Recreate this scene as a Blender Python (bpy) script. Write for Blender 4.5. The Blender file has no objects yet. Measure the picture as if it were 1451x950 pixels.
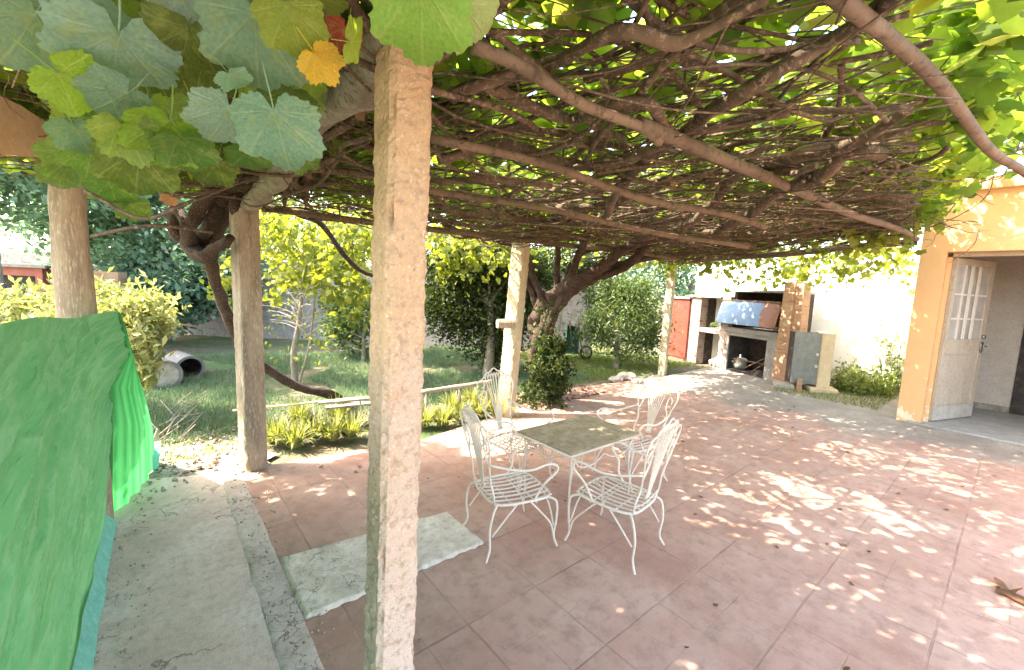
import bpy, math, random
import numpy as np
from mathutils import Vector, Matrix, noise as mnoise

random.seed(11); rng = np.random.default_rng(11)
R = math.radians
scene = bpy.context.scene
C = scene.collection
H = 1.70; F_PX = 600.0
PITCH = math.atan(66/600); ROLL = math.atan(0.045)

# ------------------------------------------------------------------ camera
fw = Vector((0, math.cos(PITCH), -math.sin(PITCH)))
up0 = Vector((0, math.sin(PITCH), math.cos(PITCH))); rt0 = Vector((1, 0, 0))
rt = rt0*math.cos(ROLL) + up0*math.sin(ROLL)
up = up0*math.cos(ROLL) - rt0*math.sin(ROLL)
cam_d = bpy.data.cameras.new('camera'); cam = bpy.data.objects.new('camera', cam_d); C.objects.link(cam)
m = Matrix((rt, up, -fw)).transposed().to_4x4(); m.translation = Vector((0, 0, H))
cam.matrix_world = m
cam_d.sensor_width = 36; cam_d.lens = 36*F_PX/1451; cam_d.clip_start = 0.02; cam_d.clip_end = 800
scene.camera = cam
CAM = Vector((0, 0, H))
def ray(px, py): return fw*F_PX + rt*(px-725.5) - up*(py-475)
def G(px, py, z=0.0):
    d = ray(px, py); t = (z-H)/d.z; return CAM + d*t
def D(px, py, dist):
    d = ray(px, py); return CAM + d*(dist/d.y)
YAW = R(40)
A = Vector((math.cos(YAW), math.sin(YAW), 0)); B = Vector((-math.sin(YAW), math.cos(YAW), 0))
def UV(u, v, z=0): return A*u + B*v + Vector((0, 0, z))
def touv(p): return (p.dot(A), p.dot(B))

# ------------------------------------------------------------------ node helpers
def new_mat(name):
    mt = bpy.data.materials.new(name); mt.use_nodes = True
    nt = mt.node_tree; nt.nodes.clear()
    out = nt.nodes.new('ShaderNodeOutputMaterial')
    return mt, nt, out
def N(nt, typ, inputs=None, **props):
    n = nt.nodes.new(typ)
    for k, v in props.items(): setattr(n, k, v)
    if inputs:
        for k, v in inputs.items():
            if isinstance(v, bpy.types.NodeSocket): nt.links.new(v, n.inputs[k])
            else: n.inputs[k].default_value = v
    return n
def c4(c): return (c[0], c[1], c[2], 1)
def ramp(nt, fac, stops):
    r = N(nt, 'ShaderNodeValToRGB', {0: fac}); e = r.color_ramp.elements
    while len(e) < len(stops): e.new(0.5)
    for i, (p, c) in enumerate(stops): e[i].position = p; e[i].color = c4(c)
    return r.outputs[0]
def mixc(nt, fac, a, b, mode='MIX'):
    n = N(nt, 'ShaderNodeMix', data_type='RGBA', blend_type=mode)
    for idx, v in ((0, fac), (6, a), (7, b)):
        if isinstance(v, bpy.types.NodeSocket): nt.links.new(v, n.inputs[idx])
        else: n.inputs[idx].default_value = v if not isinstance(v, tuple) or len(v) == 4 else c4(v)
    return n.outputs[2]
def coords(nt, scale=(1, 1, 1), kind='Object', rot=(0, 0, 0)):
    t = N(nt, 'ShaderNodeTexCoord')
    return N(nt, 'ShaderNodeMapping', {'Vector': t.outputs[kind], 'Scale': scale, 'Rotation': rot}).outputs[0]
def noise(nt, vec, scale, detail=5, rough=.6, dist=0):
    return N(nt, 'ShaderNodeTexNoise', {'Vector': vec, 'Scale': scale, 'Detail': detail, 'Roughness': rough, 'Distortion': dist}).outputs[0]
def math_(nt, op, a, b=0.0, clamp=False):
    n = N(nt, 'ShaderNodeMath', operation=op, use_clamp=clamp)
    for i, v in enumerate((a, b)):
        if isinstance(v, bpy.types.NodeSocket): nt.links.new(v, n.inputs[i])
        else: n.inputs[i].default_value = v
    return n.outputs[0]
def surf(name, c1, c2, c3=None, scale=6, stretch=(1, 1, 1), rough=.85, bump=.3, bscale=40, bdist=.01, metal=0, spec=.3, lo=.35, hi=.65):
    """weathered solid surface: two-scale noise in colour plus bump"""
    mt, nt, out = new_mat(name)
    v = coords(nt, stretch)
    n1 = noise(nt, v, scale, 6, .65); n2 = noise(nt, v, scale*7, 4, .7)
    col = ramp(nt, n1, [(lo, c1), (hi, c2)])
    if c3 is not None:
        col = mixc(nt, ramp(nt, n2, [(.52, (0, 0, 0)), (.68, (1, 1, 1))]), col, c3)
    nb = noise(nt, v, bscale, 6, .7)
    bp = N(nt, 'ShaderNodeBump', {'Strength': bump, 'Distance': bdist, 'Height': nb})
    p = N(nt, 'ShaderNodeBsdfPrincipled', {'Base Color': col, 'Roughness': rough, 'Metallic': metal, 'Specular IOR Level': spec, 'Normal': bp.outputs[0]})
    nt.links.new(p.outputs[0], out.inputs[0]); return mt
def leafmat(name, c1, c2, c3, trans=.45, rough=.55, tcol=None, spec=.3):
    """leaves: per-leaf tint, light passing through the blade"""
    mt, nt, out = new_mat(name)
    a = N(nt, 'ShaderNodeAttribute', attribute_name='tint')
    col = ramp(nt, a.outputs['Fac'], [(0, c1), (.5, c2), (1, c3)])
    v = coords(nt); nn = noise(nt, v, 30, 3)
    col = mixc(nt, .5, col, ramp(nt, nn, [(.3, (.62, .62, .62)), (.7, (1, 1, 1))]), 'MULTIPLY')
    p = N(nt, 'ShaderNodeBsdfPrincipled', {'Base Color': col, 'Roughness': rough, 'Specular IOR Level': spec})
    tc = mixc(nt, 1.0, col, tcol or (1.6, 1.5, .55, 1), 'MULTIPLY')
    t = N(nt, 'ShaderNodeBsdfTranslucent', {'Color': tc})
    mx = N(nt, 'ShaderNodeMixShader', {0: trans}); nt.links.new(p.outputs[0], mx.inputs[1]); nt.links.new(t.outputs[0], mx.inputs[2])
    nt.links.new(mx.outputs[0], out.inputs[0]); return mt

# ------------------------------------------------------------------ materials
M = {}
M['post'] = surf('post_concrete', (.50, .37, .29), (.60, .47, .39), (.33, .23, .17), 4, (1, 1, .6), .95, 1, 110, .010)
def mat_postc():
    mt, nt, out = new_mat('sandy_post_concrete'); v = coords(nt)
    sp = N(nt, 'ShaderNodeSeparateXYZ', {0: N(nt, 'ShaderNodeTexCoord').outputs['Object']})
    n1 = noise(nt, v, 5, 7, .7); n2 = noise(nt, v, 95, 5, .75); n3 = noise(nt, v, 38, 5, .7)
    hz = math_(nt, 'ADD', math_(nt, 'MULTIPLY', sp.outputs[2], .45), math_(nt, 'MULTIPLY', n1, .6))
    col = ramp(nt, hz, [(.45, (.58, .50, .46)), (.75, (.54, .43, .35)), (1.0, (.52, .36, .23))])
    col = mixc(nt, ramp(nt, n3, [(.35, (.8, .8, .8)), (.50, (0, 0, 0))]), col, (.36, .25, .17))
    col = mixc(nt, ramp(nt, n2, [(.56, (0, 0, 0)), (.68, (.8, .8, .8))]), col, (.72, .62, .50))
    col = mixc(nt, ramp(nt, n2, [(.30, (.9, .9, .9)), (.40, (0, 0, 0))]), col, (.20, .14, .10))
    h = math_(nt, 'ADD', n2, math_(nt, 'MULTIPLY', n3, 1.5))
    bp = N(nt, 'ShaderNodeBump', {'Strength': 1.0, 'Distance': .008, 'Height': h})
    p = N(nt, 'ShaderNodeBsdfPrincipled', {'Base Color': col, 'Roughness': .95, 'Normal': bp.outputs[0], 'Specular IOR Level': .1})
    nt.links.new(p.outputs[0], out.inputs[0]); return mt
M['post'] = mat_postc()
M['post_grey'] = surf('old_post_timber', (.22, .17, .13), (.38, .31, .24), (.50, .45, .38), 5, (3, 3, .5), .95, .8, 60, .01)
M['post_pale'] = surf('pale_post_timber', (.36, .30, .21), (.50, .43, .31), (.22, .18, .12), 6, (3, 3, .5), .95, .7, 60, .01)
M['pole'] = surf('pole_wood', (.10, .068, .047), (.18, .125, .088), (.05, .035, .025), 4, (1, 1, 1), .85, .7, 40, .006)
M['bark'] = surf('vine_bark', (.020, .013, .010), (.058, .034, .026), (.14, .10, .08), 12, (1, 1, 1), .9, 1, 60, .012)
M['cane'] = surf('cane_bark', (.04, .026, .018), (.125, .083, .056), (.26, .185, .135), 8, (1, 1, 1), .85, .4, 60, .004)
M['trunk_grey'] = surf('grey_bark', (.18, .15, .12), (.33, .29, .24), (.10, .08, .06), 10, (1, 1, .4), .9, .8, 50, .01)
M['lime'] = surf('limewashed_bark', (.42, .37, .30), (.56, .50, .42), (.24, .20, .15), 8, (1, 1, .5), .95, .5, 40, .01)
M['board'] = surf('board_wood', (.56, .40, .25), (.66, .50, .33), (.34, .23, .14), 6, (.4, 5, 5), .8, .5, 40, .006)
M['plank'] = surf('grey_planks', (.16, .13, .10), (.33, .28, .22), (.45, .40, .32), 6, (1, 1, 1), .9, .5, 40, .006)
M['bamboo'] = surf('dry_bamboo', (.42, .33, .19), (.55, .45, .29), None, 9, (1, 1, 1), .7, .2)
M['leaf'] = leafmat('grape_leaf', (.05, .095, .022), (.12, .18, .035), (.27, .31, .08), .60, tcol=(2.3, 2.25, 1.0, 1))
M['leaf_yellow'] = leafmat('sunlit_grape_leaf', (.12, .17, .035), (.22, .26, .06), (.34, .35, .11), .55)  # lighter, yellower copy of the grape leaf: backlight put into its colour
M['dry'] = leafmat('dry_leaf', (.12, .065, .035), (.20, .11, .06), (.33, .22, .13), .35, .8, (1.3, 1, .7, 1))
M['teal'] = leafmat('blue_green_leaf', (.10, .17, .12), (.16, .26, .19), (.25, .36, .26), .35, .65, (1.2, 1.4, .9, 1), .12)
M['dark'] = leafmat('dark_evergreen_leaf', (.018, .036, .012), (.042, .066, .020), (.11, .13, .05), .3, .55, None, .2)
M['bush'] = leafmat('glossy_bush_leaf', (.055, .10, .04), (.11, .17, .07), (.22, .27, .14), .35, .55, None, .18)
M['varieg'] = leafmat('variegated_leaf', (.15, .19, .06), (.34, .36, .15), (.60, .55, .33), .4, .5, (1.2, 1.2, .7, 1))
M['strap'] = leafmat('strap_leaf', (.13, .17, .06), (.24, .28, .10), (.46, .44, .24), .4, .5)
M['grass_b'] = leafmat('grass_blade', (.095, .16, .10), (.16, .235, .15), (.25, .30, .18), .35, .7, (1.2, 1.3, .9, 1), .1)
M['weed'] = leafmat('weed_leaf', (.10, .15, .04), (.19, .25, .08), (.34, .36, .17), .4, .6)
M['white_iron'] = surf('white_painted_iron', (.56, .50, .44), (.66, .60, .53), (.34, .25, .18), 30, (1, 1, 1), .5, .2, 80, .001, 0, .4, .2, .6)
M['brick'] = None
M['soot'] = surf('sooty_masonry', (.03, .026, .024), (.075, .06, .055), None, 8, rough=.95, bump=.6, bscale=30)  # soot in the barbecue; painted-in shade for pipe bores and dark openings
M['soot_brick'] = surf('smoked_brickwork', (.025, .018, .016), (.07, .045, .04), (.13, .09, .08), 8, rough=.95, bump=.6, bscale=30)
M['cement'] = surf('cement_render', (.22, .20, .19), (.32, .30, .28), (.15, .14, .13), 5, rough=.95, bump=.4)
M['cream'] = surf('cream_block', (.55, .44, .29), (.66, .54, .37), (.42, .34, .24), 7, rough=.9, bump=.4)
M['red'] = surf('red_painted_steel', (.26, .025, .018), (.34, .045, .03), (.22, .07, .05), 6, rough=.6, bump=.15)
M['red_brick'] = surf('pinkish_red_wall', (.42, .12, .10), (.52, .18, .15), (.36, .14, .11), 8, rough=.9, bump=.3)
M['zinc'] = surf('dull_metal_sheet', (.13, .14, .13), (.20, .21, .20), (.28, .27, .24), 8, rough=.45, bump=.1, metal=.4)
M['alu'] = surf('aluminium_pot', (.45, .44, .42), (.60, .59, .57), (.18, .16, .15), 18, rough=.4, bump=.1, metal=.6)
M['iron'] = surf('rusty_iron', (.10, .06, .045), (.22, .13, .09), (.34, .25, .2), 20, rough=.8, bump=.3)
M['concrete_pipe'] = surf('pipe_concrete', (.15, .14, .135), (.22, .21, .20), (.11, .10, .10), 9, rough=.95, bump=.4)
M['green_metal'] = surf('green_painted_metal', (.03, .17, .12), (.05, .25, .18), (.12, .12, .08), 12, rough=.5, bump=.1)
M['black'] = surf('black_rubber', (.02, .02, .02), (.04, .04, .04), None, 12, rough=.7)
M['stone'] = surf('rubble_stone', (.30, .27, .23), (.44, .40, .35), (.22, .20, .17), 12, rough=.95, bump=.7)
M['white_stone'] = surf('white_plaster_lump', (.62, .60, .56), (.76, .74, .70), None, 12, rough=.9)
M['roof_sheet'] = surf('roof_sheet', (.30, .28, .26), (.42, .40, .36), (.20, .17, .15), 9, rough=.8, bump=.3)
M['door_paint'] = surf('aged_cream_door_paint', (.40, .33, .255), (.47, .40, .32), (.26, .20, .15), 9, (1, 1, .5), .55, .15, 40, .003)
M['door_base'] = surf('scuffed_door_kickboard', (.36, .32, .28), (.48, .44, .39), (.26, .22, .18), 9, rough=.7, bump=.2)
M['inner_wall'] = surf('interior_plaster', (.40, .35, .30), (.46, .41, .36), (.34, .29, .25), 5, rough=.9, bump=.1)
M['room_floor'] = surf('room_cement_floor', (.26, .25, .23), (.36, .34, .32), (.20, .19, .17), 6, rough=.6, bump=.1)
M['chrome'] = surf('worn_lock_metal', (.30, .28, .25), (.45, .43, .40), None, 30, rough=.35, metal=.9, bump=.05)
M['hem'] = surf('turquoise_hem', (.10, .42, .36), (.18, .55, .48), (.30, .60, .50), 20, (1, 1, 1), .8, .3)

def brickmat(name, c1, c2, mortar, scale=1, rough=.92, wash=None, bw=.24, bh=.075):
    mt, nt, out = new_mat(name)
    t = N(nt, 'ShaderNodeTexCoord'); sp = N(nt, 'ShaderNodeSeparateXYZ', {0: t.outputs['Object']})
    xy = math_(nt, 'ADD', sp.outputs[0], sp.outputs[1])
    cb = N(nt, 'ShaderNodeCombineXYZ', {0: xy, 1: sp.outputs[2]})
    b = N(nt, 'ShaderNodeTexBrick', {'Vector': cb.outputs[0], 'Color1': c4(c1), 'Color2': c4(c2), 'Mortar': c4(mortar), 'Scale': 1.0,
          'Mortar Size': .009, 'Mortar Smooth': .3, 'Brick Width': bw, 'Row Height': bh})
    v = coords(nt); nn = noise(nt, v, 7, 6, .7)
    col = b.outputs[0]
    if wash: col = mixc(nt, ramp(nt, nn, [(.42, (0, 0, 0)), (.6, (1, 1, 1))]), col, wash)
    h = math_(nt, 'ADD', math_(nt, 'MULTIPLY', b.outputs[1], -1.2), noise(nt, v, 45, 5, .7))
    bp = N(nt, 'ShaderNodeBump', {'Strength': .6, 'Distance': .012, 'Height': h})
    p = N(nt, 'ShaderNodeBsdfPrincipled', {'Base Color': col, 'Roughness': rough, 'Normal': bp.outputs[0], 'Specular IOR Level': .2})
    nt.links.new(p.outputs[0], out.inputs[0]); return mt
M['brick'] = brickmat('old_brick', (.24, .11, .08), (.34, .19, .14), (.34, .31, .28), wash=(.36, .31, .28))
M['orange_brick'] = brickmat('bare_orange_brick', (.36, .17, .10), (.44, .24, .15), (.38, .29, .22), wash=(.46, .30, .20))
M['block_wall'] = brickmat('grey_block_wall', (.22, .205, .20), (.30, .28, .27), (.17, .16, .15), wash=(.33, .31, .30), bw=.4, bh=.2)

def mat_patio():
    mt, nt, out = new_mat('red_tile_paving')
    t = N(nt, 'ShaderNodeTexCoord'); v = t.outputs['Object']
    v = N(nt, 'ShaderNodeVectorMath', {0: v, 1: (-.23, -.107, 0)}, operation='ADD').outputs[0]
    wob = noise(nt, v, 3, 3)
    vv = N(nt, 'ShaderNodeVectorMath', {0: v, 1: N(nt, 'ShaderNodeCombineXYZ', {0: math_(nt, 'MULTIPLY', wob, .02), 1: math_(nt, 'MULTIPLY', wob, .014)}).outputs[0]}, operation='ADD').outputs[0]
    b = N(nt, 'ShaderNodeTexBrick', {'Vector': vv, 'Color1': (0, 0, 0, 1), 'Color2': (1, 1, 1, 1), 'Mortar': (.5, .5, .5, 1), 'Scale': 1.0,
          'Mortar Size': .007, 'Mortar Smooth': .3, 'Brick Width': .46, 'Row Height': .50}, offset=.0, squash=1)
    bf = N(nt, 'ShaderNodeTexBrick', {'Vector': vv, 'Color1': (0, 0, 0, 1), 'Color2': (1, 1, 1, 1), 'Mortar': (.5, .5, .5, 1), 'Scale': 1.0, 'Mortar Size': .004, 'Mortar Smooth': .5, 'Brick Width': .23, 'Row Height': .25}, offset=.0)
    n1 = noise(nt, v, 1.3, 6, .65); n2 = noise(nt, v, 9, 6, .7); n3 = noise(nt, v, 60, 4, .7)
    base = ramp(nt, b.outputs[0], [(0, (.33, .18, .135)), (.5, (.365, .205, .155)), (1, (.42, .255, .20))])
    base = mixc(nt, ramp(nt, n1, [(.40, (0, 0, 0)), (.62, (.9, .9, .9))]), base, (.465, .315, .255))       # worn pinkish areas
    base = mixc(nt, ramp(nt, n2, [(.48, (0, 0, 0)), (.66, (.85, .85, .85))]), base, (.285, .175, .14))    # dirt
    base = mixc(nt, ramp(nt, n3, [(.58, (0, 0, 0)), (.75, (.6, .6, .6))]), base, (.52, .41, .35))
    # joints fade in and out
    jm = math_(nt, 'MULTIPLY', b.outputs[1], ramp(nt, noise(nt, v, 2.1, 4), [(.40, (.04, .04, .04)), (.64, (.6, .6, .6))]))
    jm = math_(nt, 'MAXIMUM', jm, math_(nt, 'MULTIPLY', bf.outputs[1], ramp(nt, noise(nt, v, 1.6, 4), [(.48, (0, 0, 0)), (.66, (.45, .45, .45))])))
    base = mixc(nt, math_(nt, 'MULTIPLY', bf.outputs[0], .22), base, (.47, .25, .21))
    base = mixc(nt, jm, base, (.17, .105, .085))
    # cement skim towards the house
    sp = N(nt, 'ShaderNodeSeparateXYZ', {0: v})
    e = math_(nt, 'ADD', sp.outputs[0], math_(nt, 'MULTIPLY', math_(nt, 'SUBTRACT', noise(nt, v, 1.4, 8, .7), .5), 3.2))
    e2 = math_(nt, 'MULTIPLY', math_(nt, 'SUBTRACT', e, 6.6), 1.6, True)
    cem = ramp(nt, noise(nt, v, 2.6, 8, .72), [(.3, (.20, .165, .14)), (.5, (.28, .24, .205)), (.72, (.44, .39, .345))])
    cem = mixc(nt, ramp(nt, n3, [(.45, (0, 0, 0)), (.6, (.8, .8, .8))]), cem, (.20, .165, .14))
    base = mixc(nt, e2, base, cem)
    h = math_(nt, 'ADD', math_(nt, 'MULTIPLY', jm, -1.5), math_(nt, 'ADD', math_(nt, 'MULTIPLY', n2, .8), math_(nt, 'MULTIPLY', n3, .35)))
    bp = N(nt, 'ShaderNodeBump', {'Strength': .55, 'Distance': .012, 'Height': h})
    ro = ramp(nt, n2, [(.3, (.55, .55, .55)), (.7, (.85, .85, .85))])
    p = N(nt, 'ShaderNodeBsdfPrincipled', {'Base Color': base, 'Roughness': ro, 'Normal': bp.outputs[0], 'Specular IOR Level': .35})
    nt.links.new(p.outputs[0], out.inputs[0]); return mt
M['patio'] = mat_patio()

def mat_cracked(name, c1, c2, c3, crack=(.10, .085, .07), cs=1.5, amt=.02, scale=2.5):
    mt, nt, out = new_mat(name)
    t = N(nt, 'ShaderNodeTexCoord'); v = t.outputs['Object']
    n1 = noise(nt, v, scale, 8, .68, .3); n2 = noise(nt, v, 22, 6, .7); n3 = noise(nt, v, 110, 3, .7)
    col = ramp(nt, n1, [(.32, c1), (.5, c2), (.68, c3)])
    col = mixc(nt, ramp(nt, n2, [(.48, (0, 0, 0)), (.7, (.7, .7, .7))]), col, tuple(x*.72 for x in c1))
    col = mixc(nt, ramp(nt, n3, [(.6, (0, 0, 0)), (.75, (.6, .6, .6))]), col, tuple(min(1, x*1.25) for x in c3))
    wv = N(nt, 'ShaderNodeVectorMath', {0: v, 1: N(nt, 'ShaderNodeTexNoise', {'Vector': v, 'Scale': 5.0, 'Detail': 5.0}).outputs[1]}, operation='ADD').outputs[0]
    vo = N(nt, 'ShaderNodeTexVoronoi', {'Vector': wv, 'Scale': cs}, feature='DISTANCE_TO_EDGE').outputs[0]
    ck = ramp(nt, vo, [(0, (1, 1, 1)), (amt, (0, 0, 0))])
    ck = math_(nt, 'MULTIPLY', ck, ramp(nt, noise(nt, v, 1.7, 3), [(.45, (0, 0, 0)), (.6, (1, 1, 1))]))
    col = mixc(nt, ck, col, crack)
    h = math_(nt, 'ADD', math_(nt, 'MULTIPLY', ck, -2.0), math_(nt, 'ADD', n1, math_(nt, 'MULTIPLY', n2, .6)))
    h = math_(nt, 'ADD', h, math_(nt, 'MULTIPLY', n3, .25))
    bp = N(nt, 'ShaderNodeBump', {'Strength': .7, 'Distance': .015, 'Height': h})
    p = N(nt, 'ShaderNodeBsdfPrincipled', {'Base Color': col, 'Roughness': .92, 'Normal': bp.outputs[0], 'Specular IOR Level': .2})
    nt.links.new(p.outputs[0], out.inputs[0]); return mt
M['path'] = mat_cracked('path_concrete', (.56, .43, .38), (.66, .515, .46), (.76, .64, .585), crack=(.27, .22, .18), cs=.7, amt=.006)
M['curb'] = mat_cracked('curb_mortar', (.44, .355, .31), (.55, .455, .41), (.68, .59, .54), crack=(.24, .20, .16), cs=2.6, amt=.014)
M['slab'] = mat_cracked('slab_concrete', (.50, .43, .36), (.62, .54, .46), (.74, .67, .59), crack=(.22, .2, .17), cs=2.2, amt=.008, scale=7)
M['yard'] = mat_cracked('broken_yard_cement', (.22, .205, .175), (.33, .31, .27), (.48, .46, .42), cs=4, amt=.06, scale=4)
M['table_top'] = mat_cracked('mossy_table_slab', (.25, .20, .13), (.32, .26, .18), (.40, .34, .24), crack=(.1, .09, .06), cs=.4, amt=.003, scale=9)

def mat_soil():
    mt, nt, out = new_mat('garden_soil')
    t = N(nt, 'ShaderNodeTexCoord'); v = t.outputs['Object']
    n1 = noise(nt, v, .7, 8, .7); n2 = noise(nt, v, 12, 6, .75)
    soil = ramp(nt, n2, [(.3, (.10, .075, .05)), (.6, (.20, .165, .12)), (.75, (.33, .29, .22))])
    gr = ramp(nt, n2, [(.3, (.045, .085, .035)), (.7, (.10, .16, .065))])
    col = mixc(nt, ramp(nt, n1, [(.42, (0, 0, 0)), (.56, (1, 1, 1))]), gr, soil)
    bp = N(nt, 'ShaderNodeBump', {'Strength': .8, 'Distance': .03, 'Height': n2})
    p = N(nt, 'ShaderNodeBsdfPrincipled', {'Base Color': col, 'Roughness': .95, 'Normal': bp.outputs[0], 'Specular IOR Level': .1})
    nt.links.new(p.outputs[0], out.inputs[0]); return mt
M['soil'] = mat_soil()

def mat_plaster(name, base, worn, dirt, low=None):
    """painted masonry, flaking near the ground"""
    mt, nt, out = new_mat(name)
    t = N(nt, 'ShaderNodeTexCoord'); v = t.outputs['Object']; sp = N(nt, 'ShaderNodeSeparateXYZ', {0: v})
    n1 = noise(nt, v, 2.2, 7, .65); n2 = noise(nt, v, 14, 6, .7)
    col = ramp(nt, n1, [(.3, tuple(x*.92 for x in base)), (.7, base)])
    fl = math_(nt, 'SUBTRACT', noise(nt, v, 5, 8, .75), math_(nt, 'MULTIPLY', sp.outputs[2], .13))
    col = mixc(nt, ramp(nt, fl, [(.50, (0, 0, 0)), (.53, (1, 1, 1))]), col, worn)
    col = mixc(nt, ramp(nt, n2, [(.55, (0, 0, 0)), (.75, (.6, .6, .6))]), col, dirt)
    bp = N(nt, 'ShaderNodeBump', {'Strength': .4, 'Distance': .01, 'Height': math_(nt, 'ADD', n2, n1)})
    p = N(nt, 'ShaderNodeBsdfPrincipled', {'Base Color': col, 'Roughness': .88, 'Normal': bp.outputs[0], 'Specular IOR Level': .2})
    nt.links.new(p.outputs[0], out.inputs[0]); return mt
M['white_wall'] = mat_plaster('limewashed_wall', (.80, .79, .77), (.48, .46, .46), (.60, .58, .56))
M['ochre'] = mat_plaster('ochre_painted_wall', (.66, .39, .19), (.72, .56, .40), (.50, .32, .17))

def mat_hood():
    mt, nt, out = new_mat('rusted_blue_sheet')
    v = coords(nt); n1 = noise(nt, v, 2.6, 6, .6)
    sp = N(nt, 'ShaderNodeSeparateXYZ', {0: N(nt, 'ShaderNodeTexCoord').outputs['Object']})
    # rust spreads from one corner
    e = math_(nt, 'ADD', math_(nt, 'MULTIPLY', sp.outputs[0], -.55), math_(nt, 'MULTIPLY', n1, 1.0))
    m1 = ramp(nt, e, [(.10, (0, 0, 0)), (.16, (1, 1, 1))])
    col = mixc(nt, m1, ramp(nt, n1, [(.3, (.12, .21, .38)), (.7, (.18, .28, .44))]), (.26, .11, .075))
    col = mixc(nt, ramp(nt, noise(nt, v, 16, 5), [(.60, (0, 0, 0)), (.68, (1, 1, 1))]), col, (.33, .22, .18))
    p = N(nt, 'ShaderNodeBsdfPrincipled', {'Base Color': col, 'Roughness': .6}); nt.links.new(p.outputs[0], out.inputs[0]); return mt
M['hood'] = mat_hood()

def mat_net(name, c1, c2, trans, stripes):
    mt, nt, out = new_mat(name)
    uv = N(nt, 'ShaderNodeTexCoord').outputs['UV']
    sp = N(nt, 'ShaderNodeSeparateXYZ', {0: uv})
    v = coords(nt)
    n1 = noise(nt, v, 3, 5, .6); n2 = noise(nt, v, 60, 2)
    col = ramp(nt, n1, [(.3, c1), (.7, c2)])
    s = math_(nt, 'SINE', math_(nt, 'MULTIPLY', sp.outputs[0], stripes))
    s2 = math_(nt, 'SINE', math_(nt, 'MULTIPLY', sp.outputs[1], stripes*.8))
    st = math_(nt, 'ADD', math_(nt, 'MULTIPLY', s, .5), .5)
    col = mixc(nt, math_(nt, 'MULTIPLY', st, .35), col, tuple(min(1, x*1.6+.05) for x in c2))
    wv = math_(nt, 'SUBTRACT', math_(nt, 'MULTIPLY', sp.outputs[1], 1.5), math_(nt, 'MULTIPLY', sp.outputs[0], 1.0))
    cv = N(nt, 'ShaderNodeCombineXYZ', {0: math_(nt, 'MULTIPLY', wv, 8.0), 1: math_(nt, 'MULTIPLY', sp.outputs[0], 5.0)}).outputs[0]
    rid = 0
    for sc_, wt in ((1.3, .6), (3.1, .4)):
        nn = noise(nt, cv, sc_, 3, .5, .25)
        rr_ = math_(nt, 'SUBTRACT', 1.0, math_(nt, 'MULTIPLY', math_(nt, 'ABSOLUTE', math_(nt, 'SUBTRACT', nn, .5)), 11.0), True)
        rid = math_(nt, 'ADD', math_(nt, 'MULTIPLY', rr_, wt), rid)
    if not stripes: col = mixc(nt, ramp(nt, rid, [(.15, (0, 0, 0)), (.9, (.5, .5, .5))]), col, (.24, .52, .30))
    bp = N(nt, 'ShaderNodeBump', {'Strength': .8 if not stripes else .35, 'Distance': .012 if not stripes else .003, 'Height': math_(nt, 'ADD', math_(nt, 'MULTIPLY', n2, .12), math_(nt, 'MULTIPLY', rid, .8) if not stripes else math_(nt, 'ADD', s, s2))})
    p = N(nt, 'ShaderNodeBsdfPrincipled', {'Base Color': col, 'Roughness': .75, 'Normal': bp.outputs[0], 'Specular IOR Level': .2})
    t = N(nt, 'ShaderNodeBsdfTranslucent', {'Color': col})
    mx = N(nt, 'ShaderNodeMixShader', {0: trans}); nt.links.new(p.outputs[0], mx.inputs[1]); nt.links.new(t.outputs[0], mx.inputs[2])
    nt.links.new(mx.outputs[0], out.inputs[0]); return mt
M['net'] = mat_net('green_shade_cloth', (.055, .27, .105), (.105, .37, .16), .05, 0)
M['net_thin'] = mat_net('thin_green_mesh', (.008, .17, .04), (.03, .23, .075), .40, 85)

def mat_bigleaf():
    """large near leaves: attribute vein (1 on a vein), tint, and per-object colour"""
    mt, nt, out = new_mat('near_grape_leaf')
    oi = N(nt, 'ShaderNodeObjectInfo'); ve = N(nt, 'ShaderNodeAttribute', attribute_name='vein')
    v = coords(nt, kind='Object'); n1 = noise(nt, v, 28, 5, .6); n2 = noise(nt, v, 240, 3, .7)
    col = mixc(nt, .9, oi.outputs['Color'], ramp(nt, n1, [(.3, (.62, .66, .58)), (.7, (1.0, 1.0, 1.0))]), 'MULTIPLY')
    n4 = noise(nt, coords(nt, kind='Object'), 5, 3, .6); col = mixc(nt, ramp(nt, n4, [(.5, (0, 0, 0)), (.75, (.55, .55, .55))]), col, (.26, .30, .08)); col = mixc(nt, ramp(nt, n2, [(.66, (0, 0, 0)), (.72, (.7, .7, .7))]), col, (.20, .13, .05))
    lite = mixc(nt, .45, oi.outputs['Color'], (.55, .60, .34))
    col = mixc(nt, math_(nt, 'MULTIPLY', ve.outputs['Fac'], .45), col, lite)
    h = math_(nt, 'ADD', math_(nt, 'MULTIPLY', ve.outputs['Fac'], 1.0), math_(nt, 'ADD', math_(nt, 'MULTIPLY', n1, 1.2), math_(nt, 'MULTIPLY', n2, .3)))
    bp = N(nt, 'ShaderNodeBump', {'Strength': .5, 'Distance': .004, 'Height': h})
    p = N(nt, 'ShaderNodeBsdfPrincipled', {'Base Color': col, 'Roughness': .5, 'Normal': bp.outputs[0], 'Specular IOR Level': .45})
    tc = mixc(nt, 1.0, col, (1.5, 1.45, .6, 1), 'MULTIPLY')
    t = N(nt, 'ShaderNodeBsdfTranslucent', {'Color': tc, 'Normal': bp.outputs[0]})
    mx = N(nt, 'ShaderNodeMixShader', {0: .45}); nt.links.new(p.outputs[0], mx.inputs[1]); nt.links.new(t.outputs[0], mx.inputs[2])
    nt.links.new(mx.outputs[0], out.inputs[0]); return mt
M['near_leaf'] = mat_bigleaf()

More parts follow.
